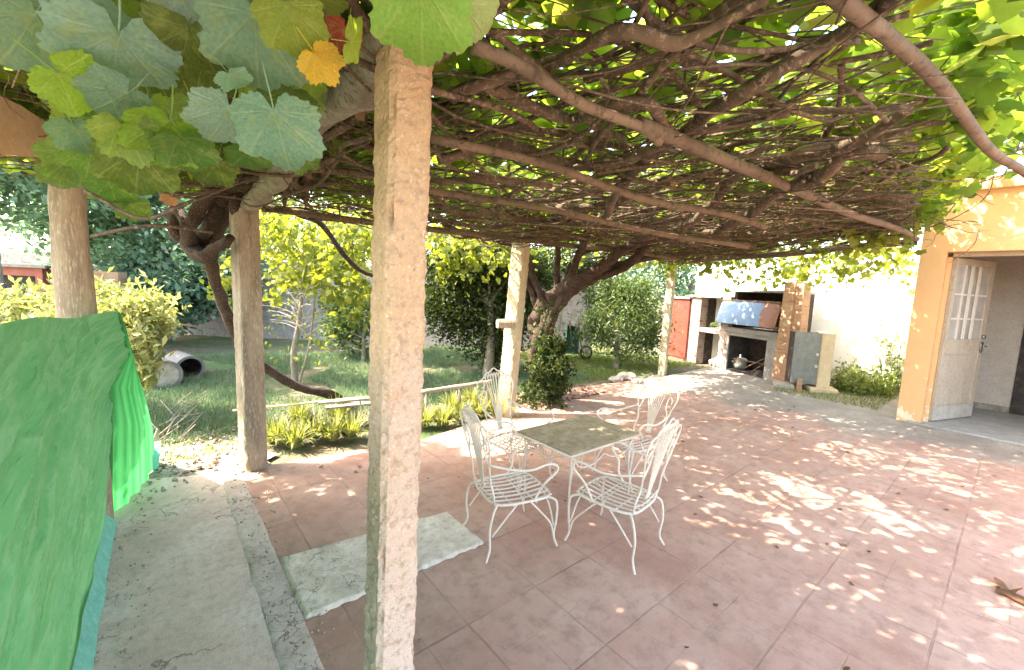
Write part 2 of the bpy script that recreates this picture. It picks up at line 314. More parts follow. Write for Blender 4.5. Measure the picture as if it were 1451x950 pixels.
# ------------------------------------------------------------------ object helpers
def tag(o, label=None, cat=None, group=None, kind=None):
    for k, v in (('label', label), ('category', cat), ('group', group), ('kind', kind)):
        if v: o[k] = v
    return o
def empty(name, loc=(0, 0, 0), rz=0, label=None, cat=None, group=None):
    o = bpy.data.objects.new(name, None); C.objects.link(o)
    o.location = loc; o.rotation_euler = (0, 0, rz); o.empty_display_size = .1
    return tag(o, label, cat, group)
def link(name, me, mat, parent=None, loc=None, rz=0):
    if mat is not None: me.materials.append(mat)
    o = bpy.data.objects.new(name, me); C.objects.link(o)
    if loc is not None: o.location = loc
    o.rotation_euler = (0, 0, rz)
    if parent is not None: o.parent = parent
    return o
def frame_inv(parent):
    """world -> the local frame of a parent (chains of parts share their thing's frame)"""
    r = parent
    while r.parent is not None: r = r.parent
    return (Matrix.Translation(r.location) @ Matrix.Rotation(r.rotation_euler.z, 4, 'Z')).inverted()

class MB:
    def __init__(s): s.v = []; s.f = []
    def add(s, vs, fs):
        o = len(s.v); s.v += [tuple(p) for p in vs]; s.f += [tuple(i+o for i in f) for f in fs]; return s
    def box(s, x0, x1, y0, y1, z0, z1, M4=None, bev=0.0):
        if bev > 0 and min(x1-x0, y1-y0, z1-z0) > 2.2*bev:
            import bmesh
            bm = bmesh.new(); bmesh.ops.create_cube(bm, size=1)
            for q in bm.verts: q.co = Vector(((x0+x1)/2+q.co.x*(x1-x0), (y0+y1)/2+q.co.y*(y1-y0), (z0+z1)/2+q.co.z*(z1-z0)))
            bmesh.ops.bevel(bm, geom=bm.edges[:], offset=bev, segments=2, affect='EDGES')
            bm.verts.index_update()
            vs = [q.co.copy() for q in bm.verts]; fs = [[q.index for q in f.verts] for f in bm.faces]; bm.free()
        else:
            vs = [Vector(p) for p in ((x0, y0, z0), (x1, y0, z0), (x1, y1, z0), (x0, y1, z0), (x0, y0, z1), (x1, y0, z1), (x1, y1, z1), (x0, y1, z1))]
            fs = [(0, 3, 2, 1), (4, 5, 6, 7), (0, 1, 5, 4), (1, 2, 6, 5), (2, 3, 7, 6), (3, 0, 4, 7)]
        if M4 is not None: vs = [M4 @ p for p in vs]
        return s.add(vs, fs)
    def tube(s, pts, rad, n=8, knob=0.0, closed=False):
        pts = [Vector(p) for p in pts]; k = len(pts)
        rad = rad if isinstance(rad, (list, tuple)) else [rad]*k
        rings = []; ref = None
        for i, p in enumerate(pts):
            a = pts[(i-1) % k] if (i > 0 or closed) else p; b = pts[(i+1) % k] if (i < k-1 or closed) else p
            t = (b-a).normalized()
            if ref is None:
                ref = Vector((0, 0, 1)) if abs(t.z) < .9 else Vector((1, 0, 0))
                ref = (ref - t*ref.dot(t)).normalized()
            else:
                r2 = ref - t*ref.dot(t); ref = r2.normalized() if r2.length > 1e-6 else ref
            bn = t.cross(ref)
            ring = []
            for j in range(n):
                an = 2*math.pi*j/n
                r = rad[i]*(1 + knob*(mnoise.noise(p*9+Vector((math.cos(an), math.sin(an), 0))*1.5)))
                ring.append(p + (ref*math.cos(an)+bn*math.sin(an))*r)
            rings.append(ring)
        vs = [q for r in rings for q in r]; fs = []
        for i in range(k if closed else k-1):
            i2 = (i+1) % k
            for j in range(n):
                fs.append((i*n+j, i*n+(j+1) % n, i2*n+(j+1) % n, i2*n+j))
        if not closed: fs.append(tuple(range(n-1, -1, -1))); fs.append(tuple((k-1)*n+j for j in range(n)))
        return s.add(vs, fs)
    def lathe(s, prof, n=24, M4=None):
        vs = []; fs = []
        for r, z in prof:
            for j in range(n):
                a = 2*math.pi*j/n; p = Vector((r*math.cos(a), r*math.sin(a), z)); vs.append(M4 @ p if M4 else p)
        for i in range(len(prof)-1):
            for j in range(n): fs.append((i*n+j, i*n+(j+1) % n, (i+1)*n+(j+1) % n, (i+1)*n+j))
        return s.add(vs, fs)
    def grid(s, fn, nu, nv):
        vs = [fn(i/nu, j/nv) for i in range(nu+1) for j in range(nv+1)]
        fs = [(i*(nv+1)+j, (i+1)*(nv+1)+j, (i+1)*(nv+1)+j+1, i*(nv+1)+j+1) for i in range(nu) for j in range(nv)]
        return s.add(vs, fs)
    def build(s, name, mat, parent=None, smooth=False, world=True, loc=None, rz=0):
        """world=True: the vertices are world positions, moved into the parent's frame"""
        vs = s.v
        if parent is not None and world:
            mi = frame_inv(parent); vs = [tuple(mi @ Vector(p)) for p in vs]
        me = bpy.data.meshes.new(name); me.from_pydata(vs, [], s.f); me.update()
        if smooth: me.polygons.foreach_set('use_smooth', [True]*len(me.polygons))
        return link(name, me, mat, parent, loc, rz)

def curve(pts, n=24):
    """Catmull-Rom through control points"""
    P = [Vector(p) for p in pts]; P = [P[0]*2-P[1]] + P + [P[-1]*2-P[-2]]; out = []
    k = len(P)-3
    for i in range(n+1):
        t = i/n*k; j = min(int(t), k-1); f = t-j; a, b, c, d = P[j:j+4]
        out.append(.5*((2*b) + (c-a)*f + (2*a-5*b+4*c-d)*f*f + (3*b-a-3*c+d)*f**3))
    return out
def lerpl(rs, n):
    out = []
    for i in range(n+1):
        t = i/n*(len(rs)-1); j = min(int(t), len(rs)-2); out.append(rs[j]*(1-(t-j))+rs[j+1]*(t-j))
    return out

# leaf clouds ------------------------------------------------------
def outline_leaf():
    an = [(-90, .10), (-68, .34), (-40, .44), (-12, .40), (12, .52), (36, .40), (60, .46), (90, .60)]
    pts = [(r*math.cos(R(a)), r*math.sin(R(a))) for a, r in an] + [(-r*math.cos(R(a)), r*math.sin(R(a))) for a, r in an[-2:0:-1]]
    k = len(pts)
    return np.array([(0, 0, .03)] + [(x, y, -.35*(x*x+y*y)+.05*math.sin(9*x+4*y)) for x, y in pts]), [(0, 1+i, 1+(i+1) % k) for i in range(k)]
GRAPE = outline_leaf()
OVAL = (np.array([(0, -.5, 0), (.17, -.1, .05), (0, .5, -.06), (-.17, -.1, .05), ]), [(0, 1, 2), (0, 2, 3)])
OVAL_W = (np.array([(0, -.5, 0), (.26, -.12, .06), (.16, .28, .0), (0, .5, -.06), (-.16, .28, 0), (-.26, -.12, .06)]), [(0, 1, 2), (0, 2, 3), (0, 3, 4), (0, 4, 5)])
def leaves(name, mat, P, size, shape, parent=None, up_bias=.0, tint=None, droop=0.0, svar=.35, smooth=False):
    P = np.asarray(P, float); n = len(P)
    tv, tf = shape; tf = np.array(tf)
    nrm = rng.normal(size=(n, 3)); nrm[:, 2] = np.abs(nrm[:, 2])*1.0 + up_bias
    nrm /= np.linalg.norm(nrm, axis=1)[:, None]
    t = rng.normal(size=(n, 3)); t[:, 2] -= droop
    t -= nrm*(t*nrm).sum(1)[:, None]; t /= np.linalg.norm(t, axis=1)[:, None]
    b = np.cross(t, nrm)
    s = size*(1+svar*rng.uniform(-1, 1, n))
    V = P[:, None, :] + s[:, None, None]*(tv[None, :, 0, None]*b[:, None, :] + tv[None, :, 1, None]*t[:, None, :] + tv[None, :, 2, None]*nrm[:, None, :])
    V = V.reshape(-1, 3)
    k = len(tv); Fc = (tf[None] + (np.arange(n)*k)[:, None, None]).reshape(-1, 3)
    if tint is None: tint = np.clip(rng.normal(.45, .25, n), 0, 1)
    tf_ = np.repeat(tint, len(tf))
    return tri_mesh(name, V, Fc, tf_, mat, parent, smooth)
def tri_mesh(name, V, Fc, tint, mat, parent=None, smooth=False):
    if parent is not None:
        mi = np.array(frame_inv(parent)); V = V @ mi[:3, :3].T + mi[:3, 3]
    me = bpy.data.meshes.new(name)
    me.vertices.add(len(V)); me.vertices.foreach_set('co', V.astype(np.float32).ravel())
    me.loops.add(Fc.size); me.loops.foreach_set('vertex_index', Fc.astype(np.int32).ravel())
    me.polygons.add(len(Fc)); me.polygons.foreach_set('loop_start', np.arange(0, Fc.size, Fc.shape[1], dtype=np.int32))
    me.polygons.foreach_set('loop_total', np.full(len(Fc), Fc.shape[1], np.int32))
    if smooth: me.polygons.foreach_set('use_smooth', np.ones(len(Fc), bool))
    me.update(calc_edges=True)
    at = me.attributes.new('tint', 'FLOAT', 'FACE'); at.data.foreach_set('value', tint.astype(np.float32))
    return link(name, me, mat, parent)
def clumpy(center, radii, n, nclump=40, spread=.28, shell=.5, squash=1.0, cut=None):
    """leaf positions in clumps spread through an ellipsoid"""
    c = rng.normal(size=(nclump, 3)); c /= np.linalg.norm(c, axis=1)[:, None]
    c *= (shell + (1-shell)*rng.uniform(0, 1, nclump))[:, None]
    wts = rng.uniform(.4, 1.6, nclump); idx = rng.choice(nclump, n, p=wts/wts.sum())
    p = c[idx] + rng.normal(size=(n, 3))*spread*(.5+rng.uniform(0, 1, nclump)[idx][:, None])*.7
    p = p*np.array(radii) + np.array(center)
    p = p[p[:, 2] > .05]
    return p, idx

# ------------------------------------------------------------------ sun and sky
sun_from = (-(A*.70 - B*.52)); sun_from.z = 0; sun_from.normalize()
EL = R(50)
sd = Vector((sun_from.x*math.cos(EL), sun_from.y*math.cos(EL), math.sin(EL)))
sl = bpy.data.lights.new('sun', 'SUN'); sl.energy = 2.5; sl.angle = R(.55); sl.color = (1, .955, .88)
so = bpy.data.objects.new('sun', sl); C.objects.link(so); so.rotation_euler = sd.to_track_quat('Z', 'Y').to_euler(); so.location = sd*30
w = bpy.data.worlds.new('World'); scene.world = w; w.use_nodes = True; nt = w.node_tree
sky = nt.nodes.new('ShaderNodeTexSky'); sky.sky_type = 'NISHITA'; sky.sun_disc = False
sky.sun_elevation = EL; sky.sun_rotation = math.atan2(sd.x, sd.y); sky.air_density = 1.0; sky.dust_density = 2.5; sky.ozone_density = 1
bg = nt.nodes['Background']; bg.inputs[1].default_value = .15; nt.links.new(sky.outputs[0], bg.inputs[0])
scene.view_settings.view_transform = 'Standard'; scene.view_settings.look = 'None'; scene.view_settings.gamma = 1
scene.view_settings.exposure = 3.5
scene.view_settings.use_white_balance = True; scene.view_settings.white_balance_temperature = 7700; scene.view_settings.white_balance_tint = 9
cy = scene.cycles
cy.max_bounces = 7; cy.diffuse_bounces = 5; cy.glossy_bounces = 2; cy.transmission_bounces = 6; cy.transparent_max_bounces = 4
cy.sample_clamp_indirect = 6; cy.use_denoising = True; cy.caustics_reflective = False; cy.caustics_refractive = False

# ------------------------------------------------------------------ ground sheets
def sheet(name, mat, pts, z, label=None, cat=None, n=1, kind='structure', rz=YAW, rough_edge=0):
    """a flat polygon in (u, v) laid at height z"""
    me = bpy.data.meshes.new(name); me.from_pydata([(p[0], p[1], 0) for p in pts], [], [tuple(range(len(pts)))]); me.update()
    o = link(name, me, mat, None, (0, 0, z), rz); o['kind'] = kind
    if label: tag(o, label, cat)
    return o
def ragged(pts, amp, step=.12, closed=True):
    out = []
    k = len(pts)
    for i in range(k):
        a = Vector(pts[i]+(0,)); b = Vector(pts[(i+1) % k]+(0,)); L = (b-a).length; m_ = max(1, int(L/step))
        nrm = Vector((-(b-a).y, (b-a).x, 0)).normalized()
        for j in range(m_):
            p = a.lerp(b, j/m_); p += nrm*mnoise.noise(p*3.1)*amp + nrm*mnoise.noise(p*11.7)*amp*.5
            out.append((p.x, p.y))
    return out
# terrain: one big sheet, gently uneven in the garden
tb = MB()
def terr(a, b):
    def ax(t): t = t*2-1; return (abs(t)**3.2)*math.copysign(220, t)
    x, y = ax(a), ax(b)+6
    u, v = x*A.x+y*A.y, x*B.x+y*B.y
    z = -.03
    if v > 4.6: z += min(1, (v-4.6)/1.5)*(mnoise.noise(Vector((x, y, 0))*.6)*.05+.03)
    return (x, y, z)
tb.grid(terr, 120, 120)
o = tb.build('ground', M['soil'], smooth=True); o['kind'] = 'structure'

o = sheet('patio', M['patio'], ragged([(.47, -6), (8.36, -6), (8.36, .88), (12, .88), (12, 4.8), (8.2, 4.6), (6.4, 4.8), (5.2, 4.9), (3.4, 4.3), (2.2, 4.03), (.47, 4.22)], .03), .012)
sheet('path', M['path'], ragged([(-1.4, -6), (.40, -6), (.40, 4.25), (-.2, 4.45), (-1.4, 4.4)], .02), .010)
sheet('yard_edging', M['yard'], ragged([(-2.6, 4.2), (.72, 4.1), (.8, 5.3), (-.2, 5.75), (-2.6, 5.6)], .16), .004)
# kerb strip between path and patio: broken mortar, a few cm proud
kb = MB()
def kerb(a, b):
    v = -3 + 7.3*a; u = .345 + .165*b + .012*mnoise.noise(Vector((a*40, b*3, 0)))
    edge = min(b, 1-b)*2
    z = .0165 + .004*mnoise.noise(Vector((v*9, u*30, 1)))
    return UV(u, v, max(z, .0135) if edge > .2 else .008)
kb.grid(kerb, 260, 8); o = kb.build('kerb', M['curb'], smooth=True); o['kind'] = 'structure'
# grey slab let into the paving
sb = MB()
def slabf(a, b):
    jit = .012
    u = .505 + 1.10*a; v = 2.10 + (.59-.12*a)*b
    e = min(a, 1-a, b, 1-b)
    if a in (0, 1): u += jit*mnoise.noise(Vector((0, b*14, a*5)))
    if b in (0, 1): v += jit*mnoise.noise(Vector((a*20, b*4, 0)))*1.6
    z = (.012 if e <= 0 else .030 + .006*mnoise.noise(Vector((u*7, v*7, 0))) + .003*mnoise.noise(Vector((u*30, v*30, 0))))
    return UV(u, v, z)
sb.grid(slabf, 90, 50)
tag(sb.build('concrete_slab', M['slab'], smooth=True), 'rough grey concrete slab let into the red paving beside the near post', 'slab')

# ------------------------------------------------------------------ pergola
def zc(u, v):
    k = max(0, min(1, (u-1.5)/6.5)); return 2.30 + .34*k*max(0, min(1, (5.0-v)/3.5))
perg = empty('pergola', UV(.48, 1.07, 0), 0, 'rustic pergola of old posts and round poles carrying the grapevine over the patio', 'pergola')
def square_post(u, v, z1, wdt, mat, lean=(0, 0), rz=0.0, chip=.006, rows=90, z0=-.05, twist=0):
    mb = MB(); per = 8; ring = []
    for s_ in range(4):
        for k in range(per):
            t = k/per*2-1
            ring.append([(t, -1), (1, t), (-t, 1), (-1, -t)][s_])
    n = len(ring)
    def pt(i, j):
        z = z0+(z1-z0)*j/rows; x, y = ring[i % n]
        cx = x*wdt/2; cy_ = y*wdt/2; corner = (abs(x) > .98 and abs(y) > .98)
        p = Vector((cx, cy_, z))
        d = mnoise.noise(p*24)*chip*.6 + mnoise.noise(p*70)*chip*.5
        if corner: d -= chip*1.0 + max(0, mnoise.noise(Vector((i, z*11, 3))))*chip*2.4
        r_ = Vector((x, y, 0)).normalized(); p += r_*d
        a = rz + twist*j/rows
        return UV(u + lean[0]*j/rows, v + lean[1]*j/rows, 0) + Matrix.Rotation(YAW+a, 3, 'Z') @ p
    vs = [pt(i, j) for j in range(rows+1) for i in range(n)]
    fs = [(j*n+i, j*n+(i+1) % n, (j+1)*n+(i+1) % n, (j+1)*n+i) for j in range(rows) for i in range(n)]
    fs.append(tuple(rows*n+i for i in range(n)))
    return mb.add(vs, fs)
def P_(px, py, z): 
    p = G(px, py, z); return touv(p)
# near post: its foot is below the frame; axis passes (547,935) and (577,60)
pm = D(555, 400, 1.14); pu, pv = touv(pm)
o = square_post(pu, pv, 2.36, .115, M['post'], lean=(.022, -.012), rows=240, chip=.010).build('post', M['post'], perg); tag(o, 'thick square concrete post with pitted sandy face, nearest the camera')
u2, v2 = P_(360, 664, 0); o = square_post(u2, v2, 2.28, .175, M['post_grey'], lean=(-.03, .0), rz=R(14), chip=.007).build('post', M['post_grey'], perg); tag(o, 'dark weathered square post at the end of the concrete path')
u3, v3 = P_(716, 590, 0); p3 = square_post(u3, v3, 2.28, .19, M['post_pale'], lean=(.14, 0), rz=R(20), chip=.009).build('post', M['post_pale'], perg); tag(p3, 'pale leaning timber post with a short wooden peg')
u4, v4 = P_(938, 530, 0); o = square_post(u4, v4, 2.28, .15, M['post_pale'], lean=(.06, 0), rz=R(10), chip=.007).build('post', M['post_pale'], perg); tag(o, 'thin pale timber post nearest the barbecue')
# peg on post 3
pp = D(716, 459, UV(u3, v3).y-.12)
mb = MB(); mb.tube([pp+Vector((-.1, -.03, 0)), pp+Vector((.1, .05, 0))], .058, 10, .1); mb.build('peg', M['post_grey'], p3)
# left post, round
pl = D(108, 440, 2.62)
mb = MB(); mb.tube(curve([pl+Vector((.02, 0, -1.6)), pl, pl+Vector((-.01, 0, .45)), pl+Vector((.0, 0, .80))], 20), lerpl([.10, .092, .083, .078], 20), 16, .10)
tag(mb.build('post', M['post_grey'], perg, smooth=True), 'round grey timber post behind the green cloth')
# board at top left
b0 = D(-60, 160, 1.62); b1 = D(78, 206, 2.30)
dr = (b1-b0).normalized(); upv = Vector((0, 0, 1)); sdv = dr.cross(upv).normalized(); upv = sdv.cross(dr)
mb = MB()
def boardpt(t, s_, z_): 
    hh = .13*(1-t)+.065*t
    p = b0.lerp(b1, t) + sdv*s_*.05 + upv*z_*hh; return p + Vector((0, 0, .006*mnoise.noise(p*14)))
vs = []; NB = 24
for i in range(NB+1):
    for s_, z_ in ((-1, -1), (1, -1), (1, 1), (-1, 1)): vs.append(boardpt(i/NB, s_, z_))
fs = [(i*4+j, i*4+(j+1) % 4, i*4+4+(j+1) % 4, i*4+4+j) for i in range(NB) for j in range(4)] + [(3, 2, 1, 0), tuple(NB*4+j for j in range(4))]
mb.add(vs, fs); tag(mb.build('beam', M['board'], perg), 'broad tan timber board ending on the left post')
# poles
def pole_px(a, b, da, db, r0, r1, knob=.06, mat='pole'):
    p, q = D(a[0], a[1], da), D(b[0], b[1], db); n_ = 26; pts = []
    for i in range(n_+1):
        t = i/n_; pts.append(p.lerp(q, t) + Vector((mnoise.noise(Vector((t*3, da, 0)))*.03, 0, mnoise.noise(Vector((t*3, db, 5)))*.03)))
    mb = MB(); mb.tube(pts, lerpl([r0, r1], n_), 12, knob); return mb.build('pole', M[mat], perg, smooth=True)
def pole_z(a, b, za, zb, r0, r1, **k):
    return pole_px(a, b, G(a[0], a[1], za).y, G(b[0], b[1], zb).y, r0, r1, **k)
pole_z((672, 70), (935, 197), 2.20, 2.20, .015, .015)
pole_z((900, 180), (1300, 338), 2.20, 2.52, .023, .028)
pole_z((1165, -25), (1475, 272), 2.26, 2.60, .016, .024)
pole_z((600, 195), (1085, 322), 2.18, 2.22, .016, .021)
pole_z((590, 262), (1060, 352), 2.18, 2.22, .017, .021)
pole_z((372, 296), (960, 366), 2.30, 2.32, .030, .036)
pole_px((946, 372), (1300, 344), 9.3, 6.35, .055, .05)
pole_z((360, 240), (780, 262), 2.30, 2.32, .022, .022)
# heavy log from near post to second post
q0 = UV(pu, pv, 2.33); q1 = UV(u2, v2, 2.26)
mb = MB(); pts = [q0.lerp(q1, t/30) + Vector((mnoise.noise(Vector((t*.2, 0, 0)))*.05, 0, mnoise.noise(Vector((t*.2, 9, 0)))*.05)) for t in range(-12, 34)]
mb.tube(pts, [.062+.014*mnoise.noise(Vector((t*.5, 3, 3))) for t in range(-12, 34)], 12, .3); mb.build('beam', M['trunk_grey'], perg, smooth=True)
# wires sagging under the poles
for (a, b, sg) in (((585, 232), (1210, 300), .03), ((600, 306), (1000, 330), .02), ((1195, 120), (1010, 470), .0), ((470, 225), (1020, 352), .02)):
    p, q = G(a[0], a[1], 2.28), G(b[0], b[1], 2.28) if b[1] < 400 else D(b[0], b[1]-90, 6)
    if b[1] > 400: continue
    mb = MB(); mb.tube([p.lerp(q, i/14)-Vector((0, 0, sg*math.sin(math.pi*i/14))) for i in range(15)], .004, 5); mb.build('wire', M['iron'], perg, smooth=True)

# ------------------------------------------------------------------ grapevines
vineL = empty('grapevine', G(500, 588), 0, 'gnarled grapevine whose trunk arches past the dark post, with big leaves near the camera', 'grapevine', )
vineR = empty('grapevine', G(772, 572), 0, 'grapevine rising from the ivy mound behind the table and spreading over the pergola', 'grapevine')
def limb(parent, ctrl, rads, n=40, k=10, knob=.25, wob=.0, name='branch', mat='bark'):
    pts = curve(ctrl, n)
    if wob: pts = [p + Vector((mnoise.noise(p*2.3), mnoise.noise(p*2.3+Vector((7, 0, 0))), mnoise.noise(p*2.3+Vector((0, 9, 0)))*.5))*wob for p in pts]
    mb = MB(); mb.tube(pts, lerpl(rads, n), k, knob); return mb.build(name, M[mat], parent, smooth=True)
limb(vineL, [D(535, 600, 6.0), D(475, 562, 5.3), D(430, 551, 5.0), D(385, 528, 4.75), D(345, 492, 4.5), D(320, 440, 4.3), D(303, 392, 4.15), D(296, 350, 4.0), D(305, 318, 3.85), D(330, 285, 3.7)],
     [.055, .052, .05, .046, .05, .048, .052, .075, .09, .08], 70, 14, .35, name='trunk')
# gnarled head
hd = [((300, 345), (250, 335), (248, 300), (262, 322)), ((300, 350), (275, 362), (262, 335), (290, 285), (345, 258), (372, 240)),
      ((318, 345), (345, 330), (338, 290), (365, 262)), ((285, 350), (300, 300), (330, 270), (380, 262), (450, 258)),
      ((300, 330), (310, 290), (352, 240), (360, 205), (352, 150)), ((265, 340), (262, 350), (286, 366), (305, 352), (322, 336))]
for i, h_ in enumerate(hd):
    limb(vineL, [D(x, y, 3.85-.12*j+random.uniform(-.1, .1)) for j, (x, y) in enumerate(h_)], [.05, .06, .045, .035][:4], 36, 10, .55, .05)
limb(vineL, [D(420, 302, 4.4), D(455, 318, 4.6), D(490, 365, 4.7), D(520, 388, 4.8), D(560, 395, 5)], [.035, .03, .028, .022, .02], 40, 10, .2)
# centre vine trunk
tr = [D(772, 572, 6.6), D(768, 530, 6.65), D(770, 490, 6.7), D(762, 455, 6.7), D(778, 425, 6.6)]
limb(vineR, tr, [.24, .19, .16, .15, .15], 60, 16, .5, name='trunk')
for _c in ([D(762, 560, 6.5), D(758, 500, 6.55), D(772, 450, 6.55), D(800, 405, 6.5), D(815, 375, 6.2), D(830, 330, 5.4)], [D(780, 560, 6.6), D(776, 500, 6.7), D(768, 460, 6.75), D(756, 415, 6.7), D(742, 375, 6.4), D(735, 340, 6.0)], [D(772, 480, 6.6), D(790, 430, 6.5), D(835, 400, 6.4), D(880, 380, 6.3), D(920, 350, 5.8)]):
    limb(vineR, _c, [.10, .09, .075, .06, .05, .04][:len(_c)], 60, 12, .5, .06)
limb(vineR, [D(778, 425, 6.6), D(800, 408, 6.5), D(830, 392, 6.3), D(860, 372, 6.1), D(900, 345, 5.7), D(960, 330, 5.2), D(1040, 290, 4.4)], [.14, .12, .10, .08, .07, .05, .04], 60, 12, .35, .05)
limb(vineR, [D(775, 430, 6.6), D(800, 400, 6.6), D(812, 372, 6.6), D(840, 352, 6.5), D(930, 352, 7.2)], [.07, .06, .05, .045, .04], 50, 10, .35, .05)
limb(vineR, [D(772, 440, 6.6), D(760, 400, 6.5), D(752, 370, 6.3), D(720, 345, 6.0), D(650, 330, 5.4), D(600, 290, 4.7)], [.06, .05, .045, .04, .035, .03], 50, 10, .35, .05)
limb(vineR, [D(786, 418, 6.6), D(790, 385, 6.5), D(788, 350, 6.2), D(780, 320, 5.6), D(770, 280, 4.8)], [.05, .045, .04, .04, .03], 40, 10, .3, .05)
limb(vineR, [D(840, 385, 6.2), D(890, 372, 6.6), D(950, 362, 7.4), D(1020, 352, 7.8)], [.06, .05, .04, .03], 40, 10, .3, .05)
for ctrl, r0 in (([(640, 150), (760, 95), (860, 40), (960, 60), (1090, 20)], .026), ([(840, 320), (950, 215), (1075, 140), (1190, 60), (1290, 10)], .034), ([(960, 335), (1080, 235), (1190, 200), (1270, 150)], .042),
                 ([(700, 120), (790, 160), (880, 130), (960, 180), (1060, 250), (1150, 230)], .030), ([(620, 230), (740, 215), (860, 235), (990, 190), (1120, 160)], .035), ([(1000, 330), (1090, 290), (1180, 215), (1250, 215)], .05), ([(450, 200), (520, 150), (640, 90), (720, 20)], .022)):
    limb(vineR if ctrl[0][0] > 800 else vineL, [G(x, y, 2.30+.05*math.sin(i*2.1+x)) for i, (x, y) in enumerate(ctrl)], [r0*.72, r0*.62, r0*.42], 60, 12, .55, .08, mat='cane')
# long main canes lying over the poles, mostly along v
def lay(u, v, dz=0): return UV(u, v, zc(u, v)+dz)
def vmin(u): return .05+.11*u+.05*max(0, u-3)+.12*mnoise.noise(Vector((u*2, 0, 5)))
def cane_pts(u, v, ang, L, n, drift=.35, dz=.0, zr=.07):
    pts = []; a = ang; seed = random.uniform(0, 99); st = L/n
    for i in range(n+1):
        pts.append(lay(u, v, dz + zr*mnoise.noise(Vector((i*.33*st*4, seed, 0)))))
        a += mnoise.noise(Vector((i*st*1.7, seed, 4)))*drift*st*2.2
        u += math.cos(a)*st; v += math.sin(a)*st
    return pts
mains = []
for i in range(84):
    u = random.uniform(.0, 8.0); v = random.uniform(-1.2, 3.6)
    if random.random() < .7: ang = math.pi/2*random.choice((1, -1)) + random.gauss(0, .35)
    else: ang = random.choice((0, math.pi)) + random.gauss(0, .4)
    L = random.uniform(1.6, 3.4)
    pts = cane_pts(u, v, ang, L, 30, 1.5, random.uniform(-.03, .14), .14)
    pts = [p for p in pts if -0.6 < touv(p)[0] < 8.0 and vmin(touv(p)[0]) < touv(p)[1] < 4.7]
    if len(pts) < 8: continue
    r0 = random.uniform(.014, .032)
    if u < 2.6 and v < 1.6: r0 *= .5
    mb = MB(); mb.tube(pts, lerpl([r0, r0*.55], len(pts)-1), 8, .35)
    mb.build('branch', M['cane'], vineL if u < 3.4 else vineR, smooth=True)
# tangle of thin canes: uncountable, one object per vine
def tangle(parent, n, urange, vrange, seed, rmin=.0022, rmax=.013, zlo=-.06, zhi=.22):
    random.seed(seed); mb = MB()
    for i in range(n):
        u = random.uniform(*urange); v = random.uniform(*vrange)
        r_ = random.random()
        ang = (math.pi/2*random.choice((1, -1)) + random.gauss(0, .5)) if r_ < .62 else random.uniform(0, 2*math.pi)
        L = random.uniform(.5, 2.2); r0 = rmin+(rmax-rmin)*random.random()**3
        pts = cane_pts(u, v, ang, L, 12, 2.2, random.uniform(zlo, zhi), .16)
        pts = [p for p in pts if -.9 < touv(p)[0] < 8.0+.4*(touv(p)[1] > 1.2) and vmin(touv(p)[0])-.1*random.random() < touv(p)[1] < 4.95]
        if len(pts) < 4: continue
        mb.tube(pts, lerpl([r0, r0*.5], len(pts)-1), 5)
    o = mb.build('cane_tangle', M['cane'], parent, smooth=True); o['kind'] = 'stuff'
tangle(vineL, 900, (-.6, 3.4), (-1.0, 4.6), 5)
tangle(vineR, 1300, (3.0, 8.1), (-1.0, 4.7), 6)
# curls hanging at the far right corner and short stubs
random.seed(9); mb = MB()
for i in range(46):
    p = D(random.uniform(1225, 1400), random.uniform(185, 320), random.uniform(4.2, 5.6)); a = random.uniform(0, 6.3); pts = []
    for j in range(12):
        pts.append(p.copy()); a += random.uniform(-.6, .6); p = p + Vector((math.cos(a), .2*math.sin(a*.7), math.sin(a)*.8-.15))*.05
    mb.tube(pts, lerpl([.006, .002], 11), 5)
for (ctrl) in ([D(1410, 228, 4.6), D(1400, 275, 4.7), D(1360, 305, 4.9), D(1310, 325, 5.2)], [D(1451, 190, 4.4), D(1420, 250, 4.7), D(1380, 262, 4.9), D(1330, 318, 5.3)]):
    mb.tube(curve(ctrl, 24), .006, 6)
mb.build('hanging_twigs', M['cane'], vineR, smooth=True)['kind'] = 'stuff'

# canopy leaves
def canopy(parent, n, ur, vr, dens, name='foliage', mat='leaf', size=.10, zlo=.14, zhi=.46):
    u = rng.uniform(*ur, n); v = rng.uniform(*vr, n); keep = np.zeros(n, bool); P = []
    for i in range(n):
        q = mnoise.noise(Vector((u[i]*1.7, v[i]*1.7, 3.3)))*.9 + mnoise.noise(Vector((u[i]*5.2, v[i]*5.2, 1.1)))*.7
        d = dens(u[i], v[i])
        e_ = v[i]-(vmin(u[i])-.10)
        if e_ < 0: d *= max(0, 1+e_/.30)
        if 1.1 < u[i] < 4.7 and .8 < v[i] < 2.8 and mnoise.noise(Vector((u[i]*4.2, v[i]*4.2, 7.7))) + .35*mnoise.noise(Vector((u[i]*1.3, v[i]*1.3, 2))) > .20: d *= .12
        if random.random() < d*(1+q):
            P.append(tuple(lay(u[i], v[i], random.uniform(zlo, zhi))))
    o = leaves(name, M[mat], P, size, GRAPE, parent, up_bias=.8, droop=.3)
    o['kind'] = 'stuff'; return o
def dens(u, v):
    d = .85
    if 1.2 < u < 6.2 and .9 < v < 3.8: d = .88 if not (1.4 < u < 4.6 and .9 < v < 2.7) else .68
    if u < 1.2: d = 1.0
    if v < .6: d = .95
    return d
random.seed(21)
canopy(vineL, 19500, (-.7, 3.4), (-1.0, 4.4), dens)
canopy(vineL, 6500, (-1.9, 1.0), (.6, 4.4), dens)
canopy(vineL, 7500, (-1.9, -.7), (.2, 4.0), dens)  # out-of-view leaves added to shade the path and patio
canopy(vineL, 2900, (-1.9, .5), (4.0, 5.25), dens, zlo=.15, zhi=.5)
canopy(vineR, 25000, (3.4, 8.45), (-1.0, 5.0), dens)
